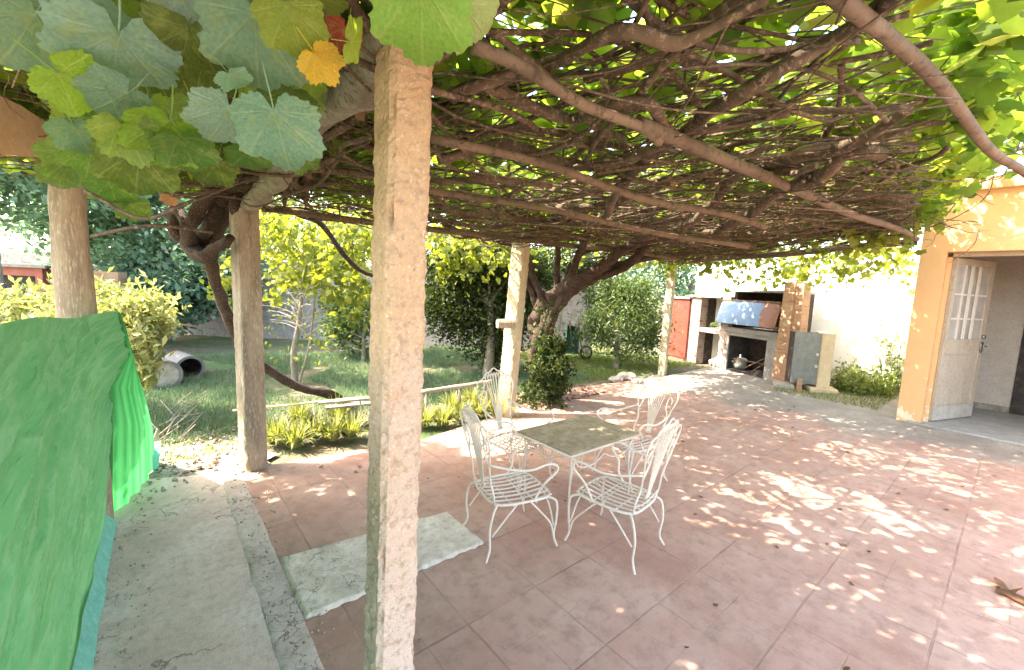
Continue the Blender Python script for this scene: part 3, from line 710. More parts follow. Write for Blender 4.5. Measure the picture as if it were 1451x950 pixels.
canopy(vineR, 1500, (8.4, 9.5), (3.3, 5.5), lambda u, v: .8)
canopy(vineR, 3200, (5.6, 8.0), (2.0, 4.0), lambda u, v: .75, zlo=.6, zhi=1.6)  # hidden leaf layer above the canopy, added to shade the lintel
# high shoots added to shade the lintel; then dead leaves below the canes
_p = []
for i in range(1700):
    _u, _v = random.uniform(6.3, 8.25), random.uniform(-.9, 2.2)
    if mnoise.noise(Vector((_u*2.4, _v*2.4, 4))) > -.22: _p.append(tuple(UV(_u, _v, random.uniform(3.35, 4.1))))
leaves('foliage', M['leaf'], _p, .11, GRAPE, vineR, up_bias=.6, droop=.4)['kind'] = 'stuff'
mb = MB()
for i in range(34):
    q = UV(random.uniform(6.4, 8.0), random.uniform(1.2, 2.2), 2.7); e = UV(random.uniform(6.3, 8.2), random.uniform(-.8, 1.6), random.uniform(3.4, 3.9)); mb.tube(curve([q, q.lerp(e, .5)+Vector((0, 0, .25)), e], 12), lerpl([.012, .004], 12), 6)
mb.build('cane_tangle', M['cane'], vineR, smooth=True)['kind'] = 'stuff'
def dry_patch(parent, n, ur, vr):
    P = [tuple(lay(random.uniform(*ur), random.uniform(*vr), random.uniform(-.04, .16))) for _ in range(n)]
    P = [p for p in P if touv(Vector(p))[1] > 1.3]
    leaves('dry_leaves', M['dry'], P, .042, GRAPE, parent, droop=.8)['kind'] = 'stuff'
dry_patch(vineL, 420, (-.3, 3.4), (-1, 4.2)); dry_patch(vineR, 620, (3.4, 8), (-1, 4.4))
# hanging sprays along the far edge
def spray(parent, boxes, mat='leaf_yellow', size=.11, name='hanging_leaves'):
    P = []; mb = MB()
    for (x0, x1, y0, y1, d0, d1, n, ncl) in boxes:
        cl = [(random.uniform(x0, x1), y0 + (y1-y0)*random.random()**1.5, random.uniform(d0, d1)) for _ in range(ncl)]
        for c in cl:
            s_ = random.uniform(.10, .26)
            base = D(c[0], c[1], c[2])
            for _ in range(n//ncl): P.append(tuple(base + Vector((random.gauss(0, s_), random.gauss(0, s_), random.gauss(0, s_*.8)))))
            top = Vector((base.x, base.y, max(2.35, base.z+.1))); mb.tube(curve([top, (top+base)/2+Vector((random.uniform(-.1, .1), 0, 0)), base-Vector((0, 0, .1))], 8), .004, 5)
    mb.build('hanging_canes', M['cane'], parent, smooth=True)['kind'] = 'stuff'
    leaves(name, M[mat], P, size, GRAPE, parent, up_bias=.0, droop=1.2)['kind'] = 'stuff'
random.seed(31)
spray(vineL, [(372, 530, 315, 420, 6.2, 7.6, 1500, 40), (440, 540, 330, 470, 6.5, 7.6, 420, 12), (300, 350, 350, 410, 6.4, 7.4, 150, 6)])
spray(vineR, [(600, 745, 325, 385, 6.8, 8.0, 1000, 34), (945, 1140, 352, 400, 8.6, 9.3, 900, 34), (1130, 1310, 345, 388, 7.0, 8.2, 560, 26), (1200, 1290, 240, 350, 5.0, 5.9, 420, 16), (780, 945, 340, 372, 8.2, 9.2, 380, 16)])
spray(vineR, [(1230, 1480, 70, 165, 2.8, 4.2, 900, 30), (1180, 1290, 190, 290, 3.8, 5.2, 500, 22)], 'leaf', .11)

# ------------------------------------------------------------------ near leaves, each one a part
def big_leaf_mesh(seed):
    rr = random.Random(seed); NA, NR = 108, 10
    lob = [(-90+180, 1.0), (38, .88), (142, .88), (-8, .74), (188, .74)]
    ca = [(90, 1.0, 27), (34+rr.uniform(-4, 4), .85, 24), (146+rr.uniform(-4, 4), .85, 24), (-20, .55, 26), (200, .55, 26)]
    verts = [(0, -.18, 0)]; vein = [1.0]
    ph = rr.uniform(0, 9); cup = rr.uniform(-.45, .45); fold = rr.uniform(-.15, .35)
    veins = [90, 40, 140, -14, 194]
    O = np.array([0, -.18])
    for j in range(1, NR+1):
        for i in range(NA):
            th = -90 + 360*i/NA; r = .60
            for c, amp, wd in ca:
                dlt = (th-c+180) % 360-180; r = max(r, .70+.29*amp*math.exp(-(dlt/wd)**2)-.02)
            dd = abs((th+90+180) % 360-180); r *= 1 - .72*math.exp(-(dd/11)**2)      # sinus at the stalk
            r *= .56
            f = j/NR
            if j == NR: r *= 1 + .05*(1 - 2*((i % 4)/4)) + .02*math.sin(i*1.9+ph)
            x = r*f*math.cos(R(th)); y = r*f*math.sin(R(th)) - .0
            x, y = x, y - .18*(1-f)
            z = cup*(x*x+y*y) + fold*abs(x)*.5 + .035*math.sin(7*x+ph)*f + .03*math.cos(9*y+ph)*f
            z += -.012*abs(math.sin(th*math.pi/36))*f
            verts.append((x, y, z))
            vv = 0
            for va in veins:
                dl = abs((th-va+180) % 360-180)
                if dl < 1.8: vv = max(vv, 1-.5*f)
            # side veins
            for va in veins:
                dl = (th-va+180) % 360-180
                if 2 < abs(dl) < 17 and ((j*2+int(abs(dl)/4)) % 5 == 0): vv = max(vv, .35)
            vein.append(vv)
    faces = [(0, 1+i, 1+(i+1) % NA) for i in range(NA)]
    for j in range(NR-1):
        for i in range(NA): faces.append((1+j*NA+i, 1+(j+1)*NA+i, 1+(j+1)*NA+(i+1) % NA, 1+j*NA+(i+1) % NA))
    # stalk
    mb = MB(); mb.v = verts; mb.f = faces
    mb.tube(curve([(0, -.17, -.004), (0, -.36, -.05), (.02, -.6, -.20)], 8), .009, 6)
    me = bpy.data.meshes.new('leaf'); me.from_pydata(mb.v, [], mb.f); me.update()
    me.polygons.foreach_set('use_smooth', [True]*len(me.polygons))
    vein += [.8]*(len(mb.v)-len(vein))
    at = me.attributes.new('vein', 'FLOAT', 'POINT'); at.data.foreach_set('value', vein)
    me.materials.append(M['near_leaf']); return me
LM = [big_leaf_mesh(s) for s in range(7)]
BG = (.15, .27, .20); BL = (.22, .34, .32); YG = (.20, .30, .035); GR = (.09, .19, .03); OL = (.10, .15, .025); LG = (.20, .33, .08); YE = (.58, .36, .04); RD = (.30, .04, .02); SA = (.50, .22, .13); PL = (.34, .38, .16)  # bluish BG, BL hold sky reflection and YG backlight in the leaf colour
def near_leaf(px, py, dist, wpx, col, spin, tilt, az, label=None):
    """tilt: blade normal leans from facing the camera (0) to flat (90)"""
    o = bpy.data.objects.new('leaf', LM[random.randrange(len(LM))]); C.objects.link(o); o.parent = vineL
    p = D(px, py, dist) - vineL.location
    s = wpx/600*dist/1.16
    vd = (CAM - D(px, py, dist)).normalized()
    q = vd.to_track_quat('Z', 'Y')
    rot = q.to_matrix() @ Matrix.Rotation(R(az), 3, 'Z') @ Matrix.Rotation(R(tilt), 3, 'X') @ Matrix.Rotation(R(spin), 3, 'Z')
    o.matrix_local = Matrix.Translation(p) @ rot.to_4x4() @ Matrix.Diagonal((s, s, s, 1))
    o.color = (*[c*random.uniform(.9, 1.1) for c in col], 1)
    if label: o['label'] = label
random.seed(77)
L_ = [(38, 42, .80, 165, BG, 150, 30, 10), (118, 12, .86, 120, BL, 190, 40, -20), (165, 72, .82, 175, BL, 170, 38, 5), (104, 120, .80, 112, YG, 215, 30, 20),
      (168, 140, .83, 100, BG, 150, 35, -10), (262, 8, .82, 110, BL, 200, 35, 0), (264, 58, .86, 122, OL, 160, 30, 10), (362, 52, .80, 168, BG, 195, 25, -15),
      (414, 30, .74, 112, YG, 175, 20, 25), (452, 84, .78, 74, YE, 190, 35, 30), (486, 50, .85, 62, RD, 160, 30, 0), (503, 60, .72, 70, YG, 190, 62, 80),
      (597, 8, .66, 176, (.17, .33, .06), 182, 18, 0), (668, 22, .72, 115, PL, 170, 45, 60), (318, 168, .84, 108, BL, 150, 35, 10), (394, 182, .80, 140, BG, 200, 20, -8),
      (236, 190, .88, 118, YG, 160, 35, 10), (180, 186, .85, 98, (.16, .24, .04), 200, 30, 0), (196, 232, .92, 120, OL, 175, 30, 0), (262, 208, .90, 92, GR, 190, 40, 10),
      (112, 192, .95, 82, BG, 200, 40, 0), (128, 222, 1.0, 74, GR, 170, 30, 0), (158, 268, 1.1, 70, GR, 190, 30, 0), (188, 296, 1.15, 52, GR, 170, 30, 20),
      (296, 104, .95, 92, OL, 200, 30, 10), (408, 140, .95, 96, OL, 160, 40, 0), (426, 226, 1.0, 62, GR, 175, 40, 0), (330, 112, .80, 56, BL, 190, 50, 30), (382, 104, .9, 34, SA, 150, 20, 0),
      (240, 284, 1.2, 26, SA, 160, 40, 0), (225, 120, 1.05, 90, OL, 190, 30, 20), (60, 0, 1.0, 120, BG, 170, 30, 0),
      (200, 0, 1.0, 110, YG, 190, 40, 0), (330, 0, .95, 110, BL, 160, 50, 0), (450, 5, 1.0, 90, YG, 200, 40, 20), (148, 178, 1.02, 90, GR, 200, 30, 0), (300, 240, 1.2, 80, OL, 160, 40, 0),
      (352, 225, 1.15, 70, GR, 190, 50, 0), (84, 250, 1.3, 60, GR, 180, 40, 0), (210, 160, .98, 90, LG, 180, 30, 0), (278, 155, .98, 80, LG, 200, 35, 0)]
for a in L_: near_leaf(*a)
for i in range(40):
    x = random.uniform(95, 460); y = random.uniform(-10, 235 if x < 330 else 150)
    near_leaf(x, y, random.uniform(1.1, 1.9), random.uniform(48, 85), random.choice((GR, OL, GR, LG, YG, (.12, .22, .05))), random.uniform(130, 230), random.uniform(10, 70), random.uniform(-60, 60))
# leafy mass behind the near leaves, and twigs carrying them
P = []
for i in range(900):
    x = random.uniform(110, 520); y = random.uniform(-40, 250 if x < 330 else 130); d_ = random.uniform(1.9, 3.2)
    P.append(tuple(D(x, y, d_)))
leaves('foliage', M['leaf'], P, .11, GRAPE, vineL, up_bias=.3, droop=.8)['kind'] = 'stuff'
mb = MB()
for ctrl in (((470, 40), (300, 95), (140, 100), (40, 60)), ((360, 240), (270, 220), (190, 215), (110, 210)), ((350, 255), (260, 290), (200, 310), (120, 270)), ((300, 330), (220, 320), (130, 335)), ((520, 60), (560, 20), (640, -10)), ((110, 95), (150, 60), (90, 0)), ((150, 160), (140, 130), (85, 90))):
    mb.tube(curve([D(x, y, 1.05 if k_ else 1.5) for k_, (x, y) in enumerate(ctrl)], 20), .0045, 6)
mb.build('cane_tangle', M['cane'], vineL, smooth=True)['kind'] = 'stuff'

# ------------------------------------------------------------------ table and chairs
def local_thing(name, label, cat, group=None): return empty(name, (0, 0, 0), 0, label, cat, group)
def rod(parent, name, curves, r=.006, mat='white_iron', k=7):
    mb = MB()
    for c in curves:
        rr = r
        if isinstance(c, tuple) and isinstance(c[1], float): c, rr = c
        mb.tube(c, rr, k)
    return mb.build(name, M[mat], parent, smooth=True, world=False)
def make_chair():
    t = local_thing('garden_chair', 'x', 'chair', 'white wrought iron garden chairs')
    hz = .345
    def V(x, y, z): return Vector((x, y, z))
    # seat: rounded outline, long slats front to back, two cross bars
    ol = []
    for i in range(40):
        a = 2*math.pi*i/40; c, s_ = math.cos(a), math.sin(a); e = .42
        x = math.copysign(abs(c)**e, c)*(.205 if s_ > 0 else .205-.02*abs(s_)); y = math.copysign(abs(s_)**e, s_)*.215
        ol.append(V(x, y, hz))
    mb = MB(); mb.tube(ol, .0085, 8, closed=True); seat = mb.build('seat', M['white_iron'], t, smooth=True, world=False)
    mb = MB()
    for i in range(8):
        x = -.178 + .356*i/7; mb.tube(curve([V(x, -.206, hz+.004), V(x, 0, hz-.012), V(x, .206, hz+.004)], 8), .0062, 6)
    for y in (-.08, .08): mb.tube([V(-.205, y, hz-.016), V(0, y, hz-.020), V(.205, y, hz-.016)], .006, 6)
    mb.build('slats', M['white_iron'], seat, smooth=True, world=False)
    # back: rails, fan of wires, scalloped top with scrolls
    def bk(x, z):
        z = hz+(z-hz)*.93
        return V(x, -.20 - .12*max(0, z-hz)/.6 - .05*max(0, z-.75), z)
    rail = []
    for s_ in (1, -1):
        rail.append(curve([bk(.16*s_, hz), bk(.175*s_, .42), bk(.155*s_, .52), bk(.19*s_, .66), bk(.235*s_, .80), bk(.215*s_, .885), bk(.165*s_, .90), bk(.14*s_, .86), bk(.155*s_, .82), bk(.175*s_, .835)], 44))
        rail.append(curve([bk(.175*s_, .60), bk(.135*s_, .70), bk(.15*s_, .80), bk(.185*s_, .78), bk(.18*s_, .74)], 20))
    tops = curve([bk(-.165, .90), bk(-.10, .955), bk(-.05, .965), bk(0, .995), bk(.05, .965), bk(.10, .955), bk(.165, .90)], 30)
    back = rod(t, 'backrest', [(c, .0066) for c in rail] + [(tops, .0066)])
    fan = []
    for i in range(8):
        s_ = (i-3.5)/3.5
        fan.append(curve([bk(.022*s_, .40), bk(.030*s_, .50), bk(.075*s_, .72), bk(.12*s_, .90), bk(.125*s_, .945-.02*abs(s_))], 16))
    for i in range(7):
        s0 = (i-3.5)/3.5; s1 = (i-2.5)/3.5
        fan.append(curve([bk(.118*s0, .90), bk(.122*(s0+s1)/2, .955), bk(.118*s1, .90)], 8))
    fan.append(curve([bk(-.035, .42), bk(0, .405), bk(.035, .42)], 6)); fan.append(curve([bk(-.16, .40), bk(-.05, .37), bk(.05, .37), bk(.16, .40)], 10))
    rod(back, 'fan_wires', [(c, .0042) for c in fan])
    for s_ in (1, -1):
        rod(t, 'armrest', [(curve([bk(.19*s_, .64), V(.225*s_, -.12, .585), V(.25*s_, 0, .575), V(.262*s_, .11, .60), V(.262*s_, .175, .585), V(.255*s_, .185, .54), V(.235*s_, .12, .47), V(.205*s_, .10, .41), V(.205*s_, .06, hz)], 40), .0078)])
        # front leg: a pair of bent rods meeting at the foot; rear leg the same, splayed back
        rod(t, 'leg', [(curve([V(.185*s_, .165, hz), V(.225*s_, .215, .32), V(.222*s_, .225, .20), V(.215*s_, .215, .08), V(.235*s_, .235, .008)], 22), .0078),
                       (curve([V(.205*s_, .03, hz), V(.210*s_, .10, .27), V(.215*s_, .185, .17), V(.215*s_, .213, .08)], 14), .0062),
                       (curve([V(.06*s_, .195, hz), V(.15*s_, .205, .27), V(.212*s_, .215, .14)], 12), .0058)])
        rod(t, 'leg', [(curve([V(.165*s_, -.18, hz), V(.205*s_, -.225, .31), V(.205*s_, -.245, .20), V(.195*s_, -.235, .08), V(.215*s_, -.265, .008)], 22), .0078),
                       (curve([V(.205*s_, -.06, hz), V(.205*s_, -.14, .26), V(.20*s_, -.225, .16)], 12), .006)])
    return t
def copy_tree(o, parent=None):
    kids = list(o.children); c = o.copy(); C.objects.link(c)
    if parent is not None: c.parent = parent
    for k in kids: copy_tree(k, c)
    return c
proto = make_chair()
chairs = [((.045, 2.735), math.atan2(.204, .408), 'white wrought iron chair seen from behind, front left of the table beside the grey slab'),
          ((.75, 2.715), math.atan2(.2945, -.326), 'white wrought iron chair front right of the table with its back to the dappled paving'),
          ((.09, 3.62), math.atan2(-.66, .75), 'white wrought iron chair behind the table next to the leaning pale post'),
          ((1.13, 3.74), math.atan2(-.50, -.86), 'white wrought iron chair at the far right end of the table, facing the camera')]
for i, ((x, y), an, lb) in enumerate(chairs):
    o = proto if i == 0 else copy_tree(proto)
    o.location = (x, y, .014); o.rotation_euler = (0, 0, an-math.pi/2); o['label'] = lb; o['category'] = 'chair'
# table
tl, tf_, tr_, tb_ = G(733, 611, .54), G(802, 648, .54), G(910, 616, .54), G(832, 588, .54)
cx = (tl+tf_+tr_+tb_)/4
tbl = empty('garden_table', (cx.x, cx.y, .012), YAW, 'small garden table with a mossy brown top and white iron legs among four chairs', 'table')
hw, hd_ = .425, .295
mb = MB(); mb.box(-hw, hw, -hd_, hd_, .515, .540, bev=.004); top = mb.build('tabletop', M['table_top'], tbl, world=False)
mb = MB()
for (a, b) in (((-1, -1), (1, -1)), ((1, -1), (1, 1)), ((1, 1), (-1, 1)), ((-1, 1), (-1, -1))):
    mb.tube([Vector((a[0]*(hw+.006), a[1]*(hd_+.006), .520)), Vector((b[0]*(hw+.006), b[1]*(hd_+.006), .520))], .0085, 8)
for a in (-1, 1):
    c_ = [Vector((a*(hw-.04), y*(hd_-.04), .505-.10*(1-abs(y)))) for y in (-1, -.5, 0, .5, 1)]; mb.tube(curve(c_, 16), .006, 6)
for a in (-1, 1):
    for s_ in (-1, 1):
        mb.tube(curve([Vector((s_*(hw-.05), a*(hd_-.03), .50)), Vector((s_*(hw-.14), a*(hd_-.03), .40)), Vector((s_*.13, a*(hd_-.03), .385)), Vector((0, a*(hd_-.03), .44))], 16), .006, 6)
mb.build('table_frame', M['white_iron'], tbl, smooth=True, world=False)
for sx in (-1, 1):
    for sy in (-1, 1):
        x, y = sx*(hw-.05), sy*(hd_-.035)
        rod(tbl, 'leg', [(curve([Vector((x, y, .515)), Vector((x*.97, y*.96, .38)), Vector((x*.98, y*.97, .20)), Vector((x*1.06, y*1.10, .01))], 18), .0085),
                         (curve([Vector((x*.86, y, .50)), Vector((x*.93, y*.96, .36)), Vector((x*.975, y*.97, .22))], 12), .006)])

# ------------------------------------------------------------------ green cloth screen
nett = empty('shade_cloth_screen', UV(-.26, 3.87), 0, 'green shade cloth screen hung along the left of the concrete path', 'screen')
def cloth_mesh(name, fn, nu, nv, mat):
    mb = MB(); mb.grid(fn, nu, nv); o = mb.build(name, mat, nett, smooth=True)
    me = o.data; uvl = me.uv_layers.new(name='UVMap')
    co = [(i/nu, j/nv) for i in range(nu+1) for j in range(nv+1)]
    idx = np.zeros(len(me.loops), np.int32); me.loops.foreach_get('vertex_index', idx)
    uvl.data.foreach_set('uv', np.array(co, np.float32)[idx].ravel()); return o
top_c = D(166, 440, 2.82); 
def ncol(px, py, d): return D(px, py, d)
bord = [ncol(166, 440, 2.68), ncol(180, 503, 2.74), ncol(147, 545, 2.62), ncol(150, 600, 2.62), ncol(147, 742, 2.68)]
vc = touv(G(146, 745))[1]
def front(a, b):
    """a: along (0 near, 1 corner), b: 0 bottom .. 1 top"""
    v = .2 + (vc-.2)*a; u = -.34
    ztop = 1.432 + .17*(1-a) - .018*math.sin(a*9)
    z = ztop*b
    p = UV(u, v, z)
    # the far border follows the gathered edge
    kf = max(0, (a-.86)/.14)
    if kf > 0:
        t = (1-b)*(len(bord)-1); j = min(int(t), len(bord)-2); q = bord[j].lerp(bord[j+1], t-j)
        kf = kf*kf*(3-2*kf); p = p.lerp(q, kf)
    w1 = v*1.0 + z*1.15
    w2 = v*.26 - z + .05*mnoise.noise(Vector((v*1.5, z*2, 0)))
    wr = .035*mnoise.noise(Vector((w2*3.0, v*.6, 0))) + .022*(1-abs(mnoise.noise(Vector((w2*5, v*.6, 4))))*3) + .014*(1-abs(mnoise.noise(Vector((w2*12, v*.9, 8))))*3) + .005*(1-abs(mnoise.noise(Vector((w2*30, v*1.6, 2))))*3) + .004*mnoise.noise(Vector((v*40, z*40, 8)))
    wr += .05*math.exp(-((v-3.28)/.10)**2-((z-1.38)/.13)**2)
    wr += -.05*math.exp(-((v-3.44)/.07)**2-((z-1.36)/.11)**2)
    return p + (A*wr*(1 if kf < .9 else .3) + B*wr*.4)*min(1, .25+(1-b)*6)
cloth_mesh('cloth', front, 300, 150, M['net'])
rb = [ncol(178, 470, 2.80), ncol(186, 512, 2.9), ncol(204, 562, 3.2), ncol(215, 610, 3.5), ncol(217, 654, 3.66)]
def flap(a, b):
    t = (1-b)*(len(bord)-1); j = min(int(t), len(bord)-2); p = bord[j].lerp(bord[j+1], t-j)
    q = rb[j].lerp(rb[j+1], t-j)
    r_ = p.lerp(q, a)
    return r_ + B*(.0) + A*(.10*math.sin(math.pi*a)*(1-b)*.6 + .012*math.sin(a*34+b*3)*(1-b*.5)) + Vector((0, .004, .003))
cloth_mesh('cloth_flap', flap, 90, 60, M['net_thin'])
# turquoise hem along the foot
def hem(a, b):
    v = .2+(vc-.2)*a; p = UV(-.335, v, .0) + A*(.020+.045*(1-b)+.012*mnoise.noise(Vector((v*4, 0, 0)))) + Vector((0, 0, .016+.10*b+.01*mnoise.noise(Vector((v*9, b, 0)))))
    return p
cloth_mesh('hem', hem, 120, 5, M['hem'])
e0, e1 = G(222, 655), G(208, 690)
def hem2(a, b):
    p = ncol(218, 628, 3.64).lerp(G(214, 668), a); return p + A*(.05*b) + Vector((0, 0, .01))
cloth_mesh('hem', hem2, 10, 3, M['hem'])
mb = MB(); 
for v in (.5, 2.3, 3.45): mb.tube([UV(-.44, v, 0), UV(-.44, v, 1.36)], .016, 8)
mb.tube([UV(-.43, .2, 1.36), UV(-.43, vc-.3, 1.33)], .004, 6)
mb.build('stake', M['plank'], nett, smooth=True)

# ------------------------------------------------------------------ house
hs = empty('house', UV(8.40, .745, 0), YAW, 'ochre painted house corner with a wide doorway on the right of the patio', 'house')
def hb(mb, *a, **k): return mb.box(*a, **k)
# local frame: x = u - 8.35, y = v - .87
U0 = 8.35; V0 = .87
def hbox(name, mat, boxes, parent=hs, bev=0):
    mb = MB()
    for (u0, u1, v0, v1, z0, z1) in boxes: mb.box(u0-U0, u1-U0, v0-V0, v1-V0, z0, z1, bev=bev)
    return mb.build(name, mat, parent, world=False)
ZL = 2.47
wl = hbox('wall', M['ochre'], [(8.35, 8.60, .87, 1.14, 0, ZL), (8.35, 8.60, -5.0, 1.14, ZL, 3.42), (8.35, 8.60, -5.0, -.95, 0, ZL)])
hbox('side_wall', M['white_wall'], [(8.602, 13.0, 1.02, 1.14, 0, 3.42)], hs)
hbox('inner_wall', M['inner_wall'], [(8.602, 12.6, .90, 1.018, .0, 3.0), (12.45, 12.6, -5, .898, 0, 3.0), (8.602, 12.6, -5, -4.85, 0, 3.0)])
hbox('ceiling', M['inner_wall'], [(8.602, 12.6, -5, 1.018, 3.002, 3.12)])
hbox('room_floor', M['room_floor'], [(8.30, 12.6, -5, 1.018, 0, .035)])
hbox('partition', M['inner_wall'], [(10.6, 10.72, -.55, .898, .035, 2.998)])
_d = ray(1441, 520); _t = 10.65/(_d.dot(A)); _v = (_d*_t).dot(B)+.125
hbox('inner_doorway', M['soot'], [(10.575, 10.598, _v-.85, _v, .036, 2.05)])  # dark panel, painting in the shade of an open doorway
hbox('skirting', M['trunk_grey'], [(10.58, 10.598, _v+.004, .895, .036, .13)])
hbox('cornice', M['ochre'], [(8.29, 8.352, -5.0, 1.17, 3.26, 3.42)], bev=.01)
hbox('jamb', M['ochre'], [(8.52, 8.60, .82, .868, .035, ZL-.058)])
hbox('door_frame', M['door_paint'], [ (8.52, 8.60, -.90, .82, ZL-.055, ZL-.003)])
# open door leaf, hinged on the jamb and swung inwards
dp = UV(8.63, .675); dvec = Vector((.93, .36, 0)).normalized(); W = 1.06; Hd = 2.36
door = MB(); Md = Matrix.Translation(dp + Vector((0, 0, .05))) @ Matrix.Rotation(math.atan2(dvec.y, dvec.x), 4, 'Z')
T = .02
for (x0, x1, z0, z1) in ((0, .085, 0, Hd), (W-.105, W, 0, Hd), (.085, W-.105, Hd-.09, Hd), (.085, W-.105, .98, 1.20), (.085, W-.105, .20, .22)):
    door.box(x0, x1, -T, T, z0, z1, Md, bev=.003)
dl = door.build('door', M['door_paint'], hs)
mb = MB(); mb.box(.087, W-.107, -.010, .010, .222, .978, Md); mb.build('door_panel', M['door_paint'], dl)
mb = MB(); mb.box(.0, W, -T-.004, T+.004, 0, .20, Md, bev=.004); mb.build('kickboard', M['door_base'], dl)
mb = MB()
for x in (.30, .50, .70): mb.box(x-.012, x+.012, -.016, .016, 1.202, Hd-.092, Md)
for z in (1.5, 1.85): mb.box(.087, W-.107, -.013, .013, z-.012, z+.012, Md)
for x in (.4, .6): mb.tube([Md @ Vector((x, -.03, 1.21)), Md @ Vector((x, -.03, Hd-.10))], .006, 6)
mb.build('window_bars', M['white_iron'], dl)
def glassm():
    mt, nt_, out = new_mat('dusty_glass'); v = coords(nt_); n_ = noise(nt_, v, 5, 4)
    p = N(nt_, 'ShaderNodeBsdfPrincipled', {'Base Color': ramp(nt_, n_, [(.3, (.40, .37, .33)), (.7, (.55, .52, .47))]), 'Roughness': .25, 'Alpha': .75})
    nt_.links.new(p.outputs[0], out.inputs[0]); return mt
mb = MB(); mb.box(.087, W-.107, -.003, .003, 1.202, Hd-.092, Md); mb.build('pane', glassm(), dl)
mb = MB(); hx = W-.05
mb.box(hx-.03, hx+.03, -T-.012, -T, 1.0, 1.16, Md, bev=.003)
mb.tube([Md @ Vector((hx, -T-.01, 1.10)), Md @ Vector((hx, -T-.055, 1.10)), Md @ Vector((hx-.10, -T-.06, 1.10))], .011, 8)
mb.tube([Md @ Vector((hx-.01, -T-.005, 1.24)), Md @ Vector((hx-.01, -T-.03, 1.24))], .028, 12); mb.build('handle', M['chrome'], dl, smooth=True)

# ------------------------------------------------------------------ white wall
ww = MB(); ww.box(11.0, 11.2, -2, 5.6, -.05, 2.55)
ww.v = [tuple(UV(*p)) for p in ww.v]
tag(ww.build('boundary_wall', M['white_wall']), 'tall whitewashed boundary wall in full sun behind the barbecue', 'wall')
cw = MB(); cw.box(10.985, 11.215, -2, 5.6, 2.552, 2.60); cw.v = [tuple(UV(*p)) for p in cw.v]
# garden wall behind lawn
gw0, gw1 = D(-500, 500, 12.2), D(760, 494, 11.6)
gdir = (gw1-gw0); gdir.z = 0; gl = gdir.length; an = math.atan2(gdir.y, gdir.x)
mb = MB(); mb.box(0, gl+1.5, 0, .2, -.1, 2.15)
o = mb.build('garden_wall', M['block_wall'], None, world=False, loc=(gw0.x, gw0.y, 0), rz=an); tag(o, 'long grey block wall closing the back of the lawn', 'wall')
mb = MB(); mb.box(0, .2, 0, 9, -.1, 2.1); s0 = gw0.lerp(gw1, 1.0)
g2 = D(600, 497, 11.6)

# ------------------------------------------------------------------ barbecue
f0 = G(1108, 545); f1 = G(982, 514)
fd = (f1-f0).normalized(); bang = math.atan2(fd.y, fd.x)
nrm = Vector((-fd.y, fd.x, 0))
if nrm.dot(f0) > 0: nrm = -nrm                 # towards the camera
bq = empty('barbecue', f0, bang, 'old brick barbecue with a faded blue metal hood, against the white wall', 'barbecue')
def bs(px, py, off=0.0):
    """pixel -> (along, height) on the barbecue's front plane"""
    d = ray(px, py); p0 = f0 + nrm*off; t = (p0-CAM).dot(nrm)/d.dot(nrm); p = CAM+d*t; return (p-f0).dot(fd), p.z
sgn = 1 if (Matrix.Rotation(-bang, 3, 'Z') @ nrm).y > 0 else -1    # local y of "towards the camera"
def bbox(mb, x0, x1, dep0, dep1, z0, z1, bev=0):
    """dep: distance behind the front plane"""
    xs = sorted((x0, x1)); ys = sorted((-sgn*dep0, -sgn*dep1)); return mb.box(xs[0], xs[1], ys[0], ys[1], z0, z1, bev=bev)
X = lambda px, py=480: bs(px, py)[0]
Z = lambda px, py: bs(px, py)[1]
xa, xb, xc, xd, xe, xf = X(976), X(989), X(1019), X(1030), X(1087), X(1101)
ztop = Z(1060, 411); zsh = Z(1060, 470)
mb = MB(); bbox(mb, xa, xb, 0, .8, 0, Z(985, 421)); bbox(mb, xc, xd-.002, 0, .8, 0, Z(1022, 421)); mb.build('pier', M['brick'], bq, world=False)
mb = MB(); bbox(mb, xb-.002, xc+.002, .70, .80, 0, Z(1005, 421)); bbox(mb, xd, xe, .72, .80, 0, zsh-.064); mb.build('back_wall', M['soot_brick'], bq, world=False)
mb = MB(); bbox(mb, xb-.002, xc+.002, .02, .698, Z(1005, 472), Z(1005, 466)); mb.build('shelf', M['cement'], bq, world=False)
mb = MB(); bbox(mb, xa+.05, xc+.01, -.06, .85, Z(985, 421)+.003, Z(985, 421)+.05); mb.build('roof', M['roof_sheet'], bq, world=False)
mb = MB(); bbox(mb, xd+.02, xf-.02, -.03, .80, zsh-.06, zsh+.05, .006); mb.build('counter', M['cement'], bq, world=False)
mb = MB(); bbox(mb, xe-.002, xf-.02, .0, .80, 0, zsh-.062); mb.build('pier', M['cement'], bq, world=False)
mb = MB(); bbox(mb, xd-.004, xe+.002, .0, .03, Z(1060, 479)-.0, zsh-.063); bbox(mb, xd-.004, xd-.05, 0, .04, 0, Z(1060, 479)-.002); mb.build('opening_frame', M['cement'], bq, world=False)
mb = MB(); bbox(mb, xd-.004, xe+.002, .05, .71, .0, .06); mb.build('hearth', M['soot'], bq, world=False)
mb = MB(); bbox(mb, xd-.006, xd-.024, .05, .71, .062, zsh-.074); bbox(mb, xe+.020, xe+.002, .05, .71, .062, zsh-.074); bbox(mb, xd-.026, xe+.022, .05, .71, zsh-.072, zsh-.064); bbox(mb, xc+.004, xc+.02, .08, .69, 0, Z(1005, 474)); bbox(mb, xb-.004, xb-.02, .22, .69, 0, Z(1005, 424)); mb.build('sooty_lining', M['soot'], bq, world=False)
